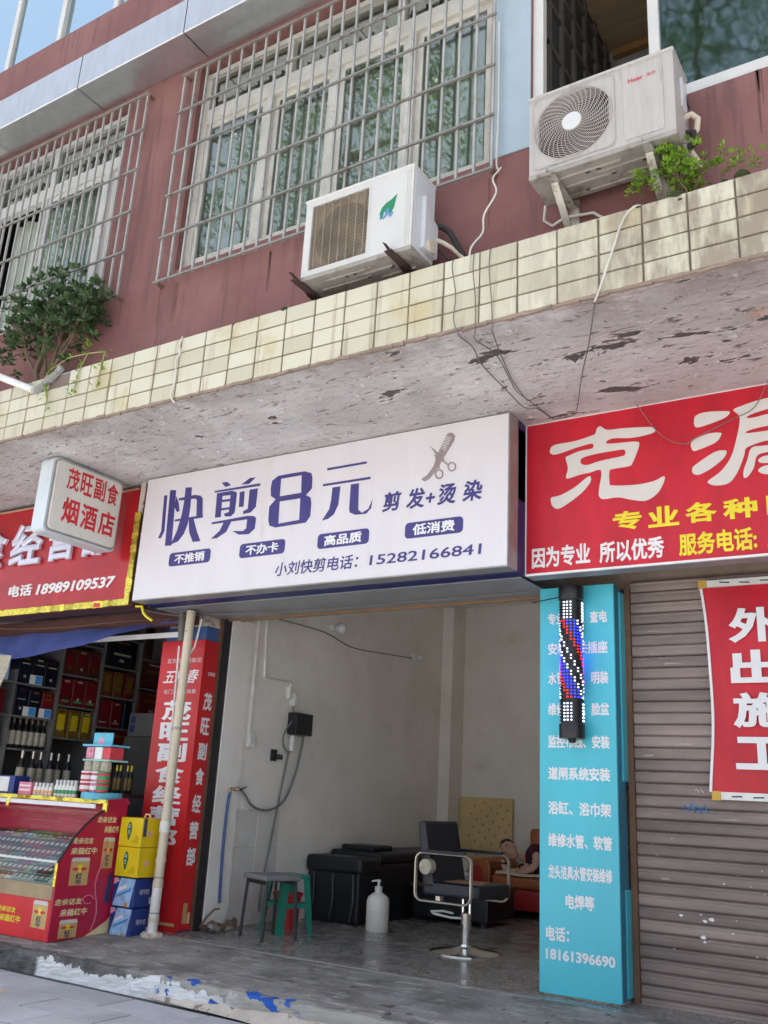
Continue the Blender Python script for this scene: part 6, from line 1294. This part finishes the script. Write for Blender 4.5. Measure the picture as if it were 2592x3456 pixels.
# rubbish by the pier foot
S = thing('rubbish_heap', 'small heap of rags and broken plaster at the foot of the white pier', 'rubbish', (-5.33, 6.12, 0))
rg = random.Random(8)
for q in range(16):
    o_ = M().obox((-5.33+rg.gauss(0,.06), 6.10+rg.gauss(0,.08), .02+abs(rg.gauss(0,.03))), (rg.uniform(.03,.10), rg.uniform(.03,.08), rg.uniform(.015,.05)), (rg.uniform(-.6,.6), rg.uniform(-.6,.6), rg.uniform(0,3)))
    o_.make('scrap', rg.choice(('rust', 'hose_grey', 'wood_stub', 'grey_concrete', 'dark_cloth', 'stem')), S, bevel=.006)
M().tube([(-5.42,6.02,.02),(-5.38,6.05,.10),(-5.35,6.1,.16),(-5.31,6.12,.17)], .008, 6).make('twig', 'stem', S)
for x, y, a in ((-5.55, 4.25, .3), (-5.15, 4.05, .9)): tag(M().obox((x, y, -.153), (.055, .018, .006), (0, 0, a)).make('litter_scrap', 'litter'), 'small orange litter scrap on the paving, %s one' % ('farther' if y > 4.1 else 'nearer'), 'litter')
tag(M().obox((-4.6, 5.25, -.012), (.03, .015, .004), (0, 0, .5)).make('litter_scrap', 'pack_green'), 'tiny yellow green scrap on the shop apron', 'litter')
# ================================================================ PERSON ASLEEP ON THE SOFA
def skin(verts, edges, name='tmp_skin', sub=2, root=0):
    me = bpy.data.meshes.new(name); me.from_pydata([v[:3] for v in verts], edges, [])
    ob = bpy.data.objects.new(name, me); COL.objects.link(ob)
    md = ob.modifiers.new('s', 'SKIN'); md.use_smooth_shade = True
    for i, v in enumerate(verts):
        r = v[3]; me.skin_vertices[0].data[i].radius = (r, r) if not isinstance(r, tuple) else r
        me.skin_vertices[0].data[i].use_root = (i == root)
    ob.modifiers.new('d', 'SUBSURF').levels = sub
    dg = bpy.context.evaluated_depsgraph_get(); dg.update()
    m2 = bpy.data.meshes.new_from_object(ob.evaluated_get(dg))
    r_ = M(); r_.v = [tuple(v.co) for v in m2.vertices]; r_.f = [tuple(p.vertices) for p in m2.polygons]
    bpy.data.objects.remove(ob); bpy.data.meshes.remove(me); bpy.data.meshes.remove(m2); return r_
def ellip(m, c, ax, n=14):
    c = Vector(c); vs_ = []
    for i in range(n+1):
        t = math.pi*i/n
        for j in range(n*2): p = 2*math.pi*j/(n*2); vs_.append(c+ax[0]*(math.sin(t)*math.cos(p))+ax[1]*(math.sin(t)*math.sin(p))+ax[2]*math.cos(t))
    k = n*2; m.add(vs_, [(i*k+j, (i+1)*k+j, (i+1)*k+(j+1)%k, i*k+(j+1)%k) for i in range(n) for j in range(k)])
def fuse(m, vox):
    me = bpy.data.meshes.new('f'); me.from_pydata(m.v, [], m.f); ob = bpy.data.objects.new('f', me); COL.objects.link(ob)
    md = ob.modifiers.new('r', 'REMESH'); md.mode = 'VOXEL'; md.voxel_size = vox; md.use_smooth_shade = True
    sm_ = ob.modifiers.new('s', 'SMOOTH'); sm_.iterations = 3; sm_.factor = .4
    dg = bpy.context.evaluated_depsgraph_get(); dg.update(); m2 = bpy.data.meshes.new_from_object(ob.evaluated_get(dg))
    r_ = M(); r_.v = [tuple(v.co) for v in m2.vertices]; r_.f = [tuple(p.vertices) for p in m2.polygons]
    bpy.data.objects.remove(ob); bpy.data.meshes.remove(me); bpy.data.meshes.remove(m2); return r_
HC = Vector((-4.365, 9.57, .635)); UPV = Vector((-.74, .0, .67)).normalized(); FV = Vector((.10, -.97, -.12)).normalized(); FV = (FV-UPV*FV.dot(UPV)).normalized(); SV = UPV.cross(FV)
sk = [(-3.62,9.66,.50,.12),(-3.85,9.64,.52,.125),(-4.06,9.62,.55,.13),(-4.19,9.61,.575,.06),(-4.28,9.60,.60,.055),
      (-4.14,9.56,.46,.055),(-4.24,9.47,.43,.042),(-4.345,9.455,.425,.038),(-4.385,9.46,.49,.030),(-4.405,9.47,.545,.026),
      (-4.07,9.55,.655,.058),(-4.01,9.47,.56,.045),(-4.03,9.445,.485,.038),(-4.13,9.435,.445,.030),(-4.20,9.435,.435,.025),
      (-3.60,9.58,.47,.085),(-3.25,9.55,.50,.07),(-2.95,9.58,.47,.05),(-2.72,9.56,.45,.04),
      (-3.60,9.72,.50,.085),(-3.22,9.72,.55,.07),(-2.95,9.72,.47,.05),(-2.74,9.72,.46,.04)]
ed = [(0,1),(1,2),(2,3),(3,4),(2,5),(5,6),(6,7),(7,8),(8,9),(2,10),(10,11),(11,12),(12,13),(13,14),(0,15),(15,16),(16,17),(17,18),(0,19),(19,20),(20,21),(21,22)]
bod = skin(sk, ed)
for w0, d0, side_ in ((Vector((-4.41, 9.475, .555)), Vector((-.05, -.05, 1)).normalized(), Vector((0, 1, .05))), (Vector((-4.205, 9.435, .433)), Vector((-1, -.05, -.12)).normalized(), Vector((0, .3, 1)).normalized())):
    hv = [(*w0, .02), (*(w0+d0*.05), .024)]; he = [(0, 1)]
    for i, ln in enumerate((.062, .072, .068, .052)):
        q = w0+d0*.06+side_*(.014*(i-1.5)); k0 = len(hv)
        hv += [(*q, .0088), (*(q+d0*ln*.5), .0084), (*(q+d0*ln*.85+FV*-.012), .0072)]; he += [(1, k0), (k0, k0+1), (k0+1, k0+2)]
    k0 = len(hv); q = w0+d0*.02+side_*.024; hv += [(*q, .010), (*(q+d0*.03+side_*.012), .0088), (*(q+d0*.055+side_*.012), .0075)]; he += [(0, k0), (k0, k0+1), (k0+1, k0+2)]
    hm = skin(hv, he, sub=1); bod.add(hm.v, hm.f)
ellip(bod, HC+UPV*.02, (SV*.074, FV*.092, UPV*.098)); ellip(bod, HC-UPV*.045+FV*.022, (SV*.057, FV*.066, UPV*.070))
ellip(bod, HC+FV*.096-UPV*.018, (SV*.014, FV*.020, UPV*.026), 8); ellip(bod, HC+FV*.084-UPV*.063, (SV*.026, FV*.012, UPV*.010), 8)
ellip(bod, HC+FV*.080+UPV*.034, (SV*.048, FV*.016, UPV*.012), 8)
for s_ in (-1, 1):
    ellip(bod, HC+SV*(.077*s_)-FV*.005-UPV*.005, (SV*.012, FV*.020, UPV*.032), 8); ellip(bod, HC+SV*(.032*s_)+FV*.078+UPV*.008, (SV*.018, FV*.012, UPV*.011), 8)
fb_ = fuse(bod, .0075)
PS = fb_.make('person', 'skin', smooth=False); PS.data.polygons.foreach_set('use_smooth', [True]*len(PS.data.polygons))
tag(PS, 'person in a maroon T-shirt asleep on the orange sofa, head to the left', 'person')
hr = M(); ellip(hr, HC+UPV*.035-FV*.012, (SV*.083, FV*.094, UPV*.096))
hr2 = M(); hr2.v = hr.v; hr2.f = [f for f in hr.f if all((Vector(hr.v[i])-HC).dot(UPV) > .035+.75*max(-.06, (Vector(hr.v[i])-HC).dot(FV)) -.02 for i in f)]
hr2.make('hair', 'hair', PS, smooth=True)
fe = M()
for s_ in (-1, 1):
    fe.tube([HC+SV*(s_*.016)+FV*.091+UPV*.006, HC+SV*(s_*.032)+FV*.0905+UPV*.002, HC+SV*(s_*.048)+FV*.083+UPV*.006], .0022, 5)
    fe.tube([HC+SV*(s_*.014)+FV*.096+UPV*.030, HC+SV*(s_*.034)+FV*.094+UPV*.036, HC+SV*(s_*.054)+FV*.080+UPV*.030], .0042, 5)
fe.make('closed_eyes', 'eye_line', PS)
M().tube([HC+SV*-.022+FV*.090-UPV*.063, HC+FV*.098-UPV*.062, HC+SV*.022+FV*.090-UPV*.063], .004, 5).make('mouth', 'lip', PS)
ts = skin([(-3.60,9.66,.50,.140),(-3.85,9.64,.52,.148),(-4.06,9.62,.55,.155),(-4.19,9.61,.578,.085),(-4.13,9.56,.46,.072),(-4.22,9.49,.435,.058),(-4.075,9.55,.655,.082),(-4.02,9.48,.575,.064)], [(0,1),(1,2),(2,3),(2,4),(4,5),(2,6),(6,7)])
ts.make('t_shirt', 'maroon', PS, smooth=True)
q = M()
for i in range(5): q.obox((-4.06+.022*math.cos(i*1.7), 9.478, .52+.03*math.sin(i*1.7)), (.02, .004, .012), (0, i, 0))
q.make('shirt_print', 'letter_white', PS)
tr_ = skin([(-3.58,9.66,.50,.145),(-3.60,9.58,.47,.10),(-3.25,9.55,.50,.085),(-2.95,9.58,.47,.065),(-2.78,9.56,.45,.055),(-3.60,9.72,.50,.10),(-3.22,9.72,.55,.085),(-2.95,9.72,.47,.065),(-2.8,9.72,.46,.055)], [(0,1),(1,2),(2,3),(3,4),(0,5),(5,6),(6,7),(7,8)])
tr_.make('trousers', 'dark_cloth', PS, smooth=True)
M().tube([Vector((-4.393, 9.463, .505))+Vector((math.cos(t*.7)*.034, math.sin(t*.7)*.034, .0)) for t in range(9)], .009, 6, closed=True).make('watch', 'black_rubber', PS)

# ================================================================ STREET TREES (they show in the window panes)
def tree(lab, x, y, h, rad, seed):
    r_ = random.Random(seed); S = thing('street_tree', lab, 'tree', (x, y, -.16), 'street trees reflected in the windows')
    tk = M(); tk.tube([(x, y, -.2), (x+.05, y, h*.25), (x-.05, y+.05, h*.5), (x, y, h*.8)], [.17, .14, .11, .04], 10)
    fo = M()
    for k in range(9):
        a = k*.7+r_.random(); z = h*(.42+.4*k/9); e = Vector((x+rad*.75*math.cos(a), y+rad*.75*math.sin(a), z+rad*.4)); tk.tube([(x, y, z), e.lerp(Vector((x, y, z)), .5)+Vector((0, 0, .1)), e], [.06, .04, .015], 6)
    for c in range(90):
        a = r_.uniform(0, 6.28); q = rad*r_.random()**.5; zz = h*.72+rad*.85*r_.uniform(-1, 1)
        q *= max(.25, 1-((zz-h*.72)/(rad*.95))**2)**.5
        cc = Vector((x+q*math.cos(a), y+q*math.sin(a), zz))
        for l in range(150):
            p = cc+Vector((r_.gauss(0,.30), r_.gauss(0,.30), r_.gauss(0,.24))); d = Vector((r_.uniform(-1,1), r_.uniform(-1,1), r_.uniform(-1,.4))).normalized()*r_.uniform(.06,.11); s_ = d.cross(Vector((r_.uniform(-1,1), r_.uniform(-1,1), 1))).normalized()*.028; fo.add([p, p+d*.5+s_, p+d, p+d*.5-s_], [(0, 1, 2, 3)])
    tk.make('trunk', 'bark', S, smooth=True); fo.make('crown', 'leaf_tree', S)
tree('street tree behind the viewer, seen only as green reflections in the wide window', -9.6, -3.8, 18.5, 3.4, 31)
tree('street tree behind the viewer, seen only as green reflections in the left window', -17.0, -4.2, 18.0, 3.6, 32)
tree('street tree behind the viewer, reflected in the balcony pane', -2.6, -4.0, 18.0, 3.2, 33)
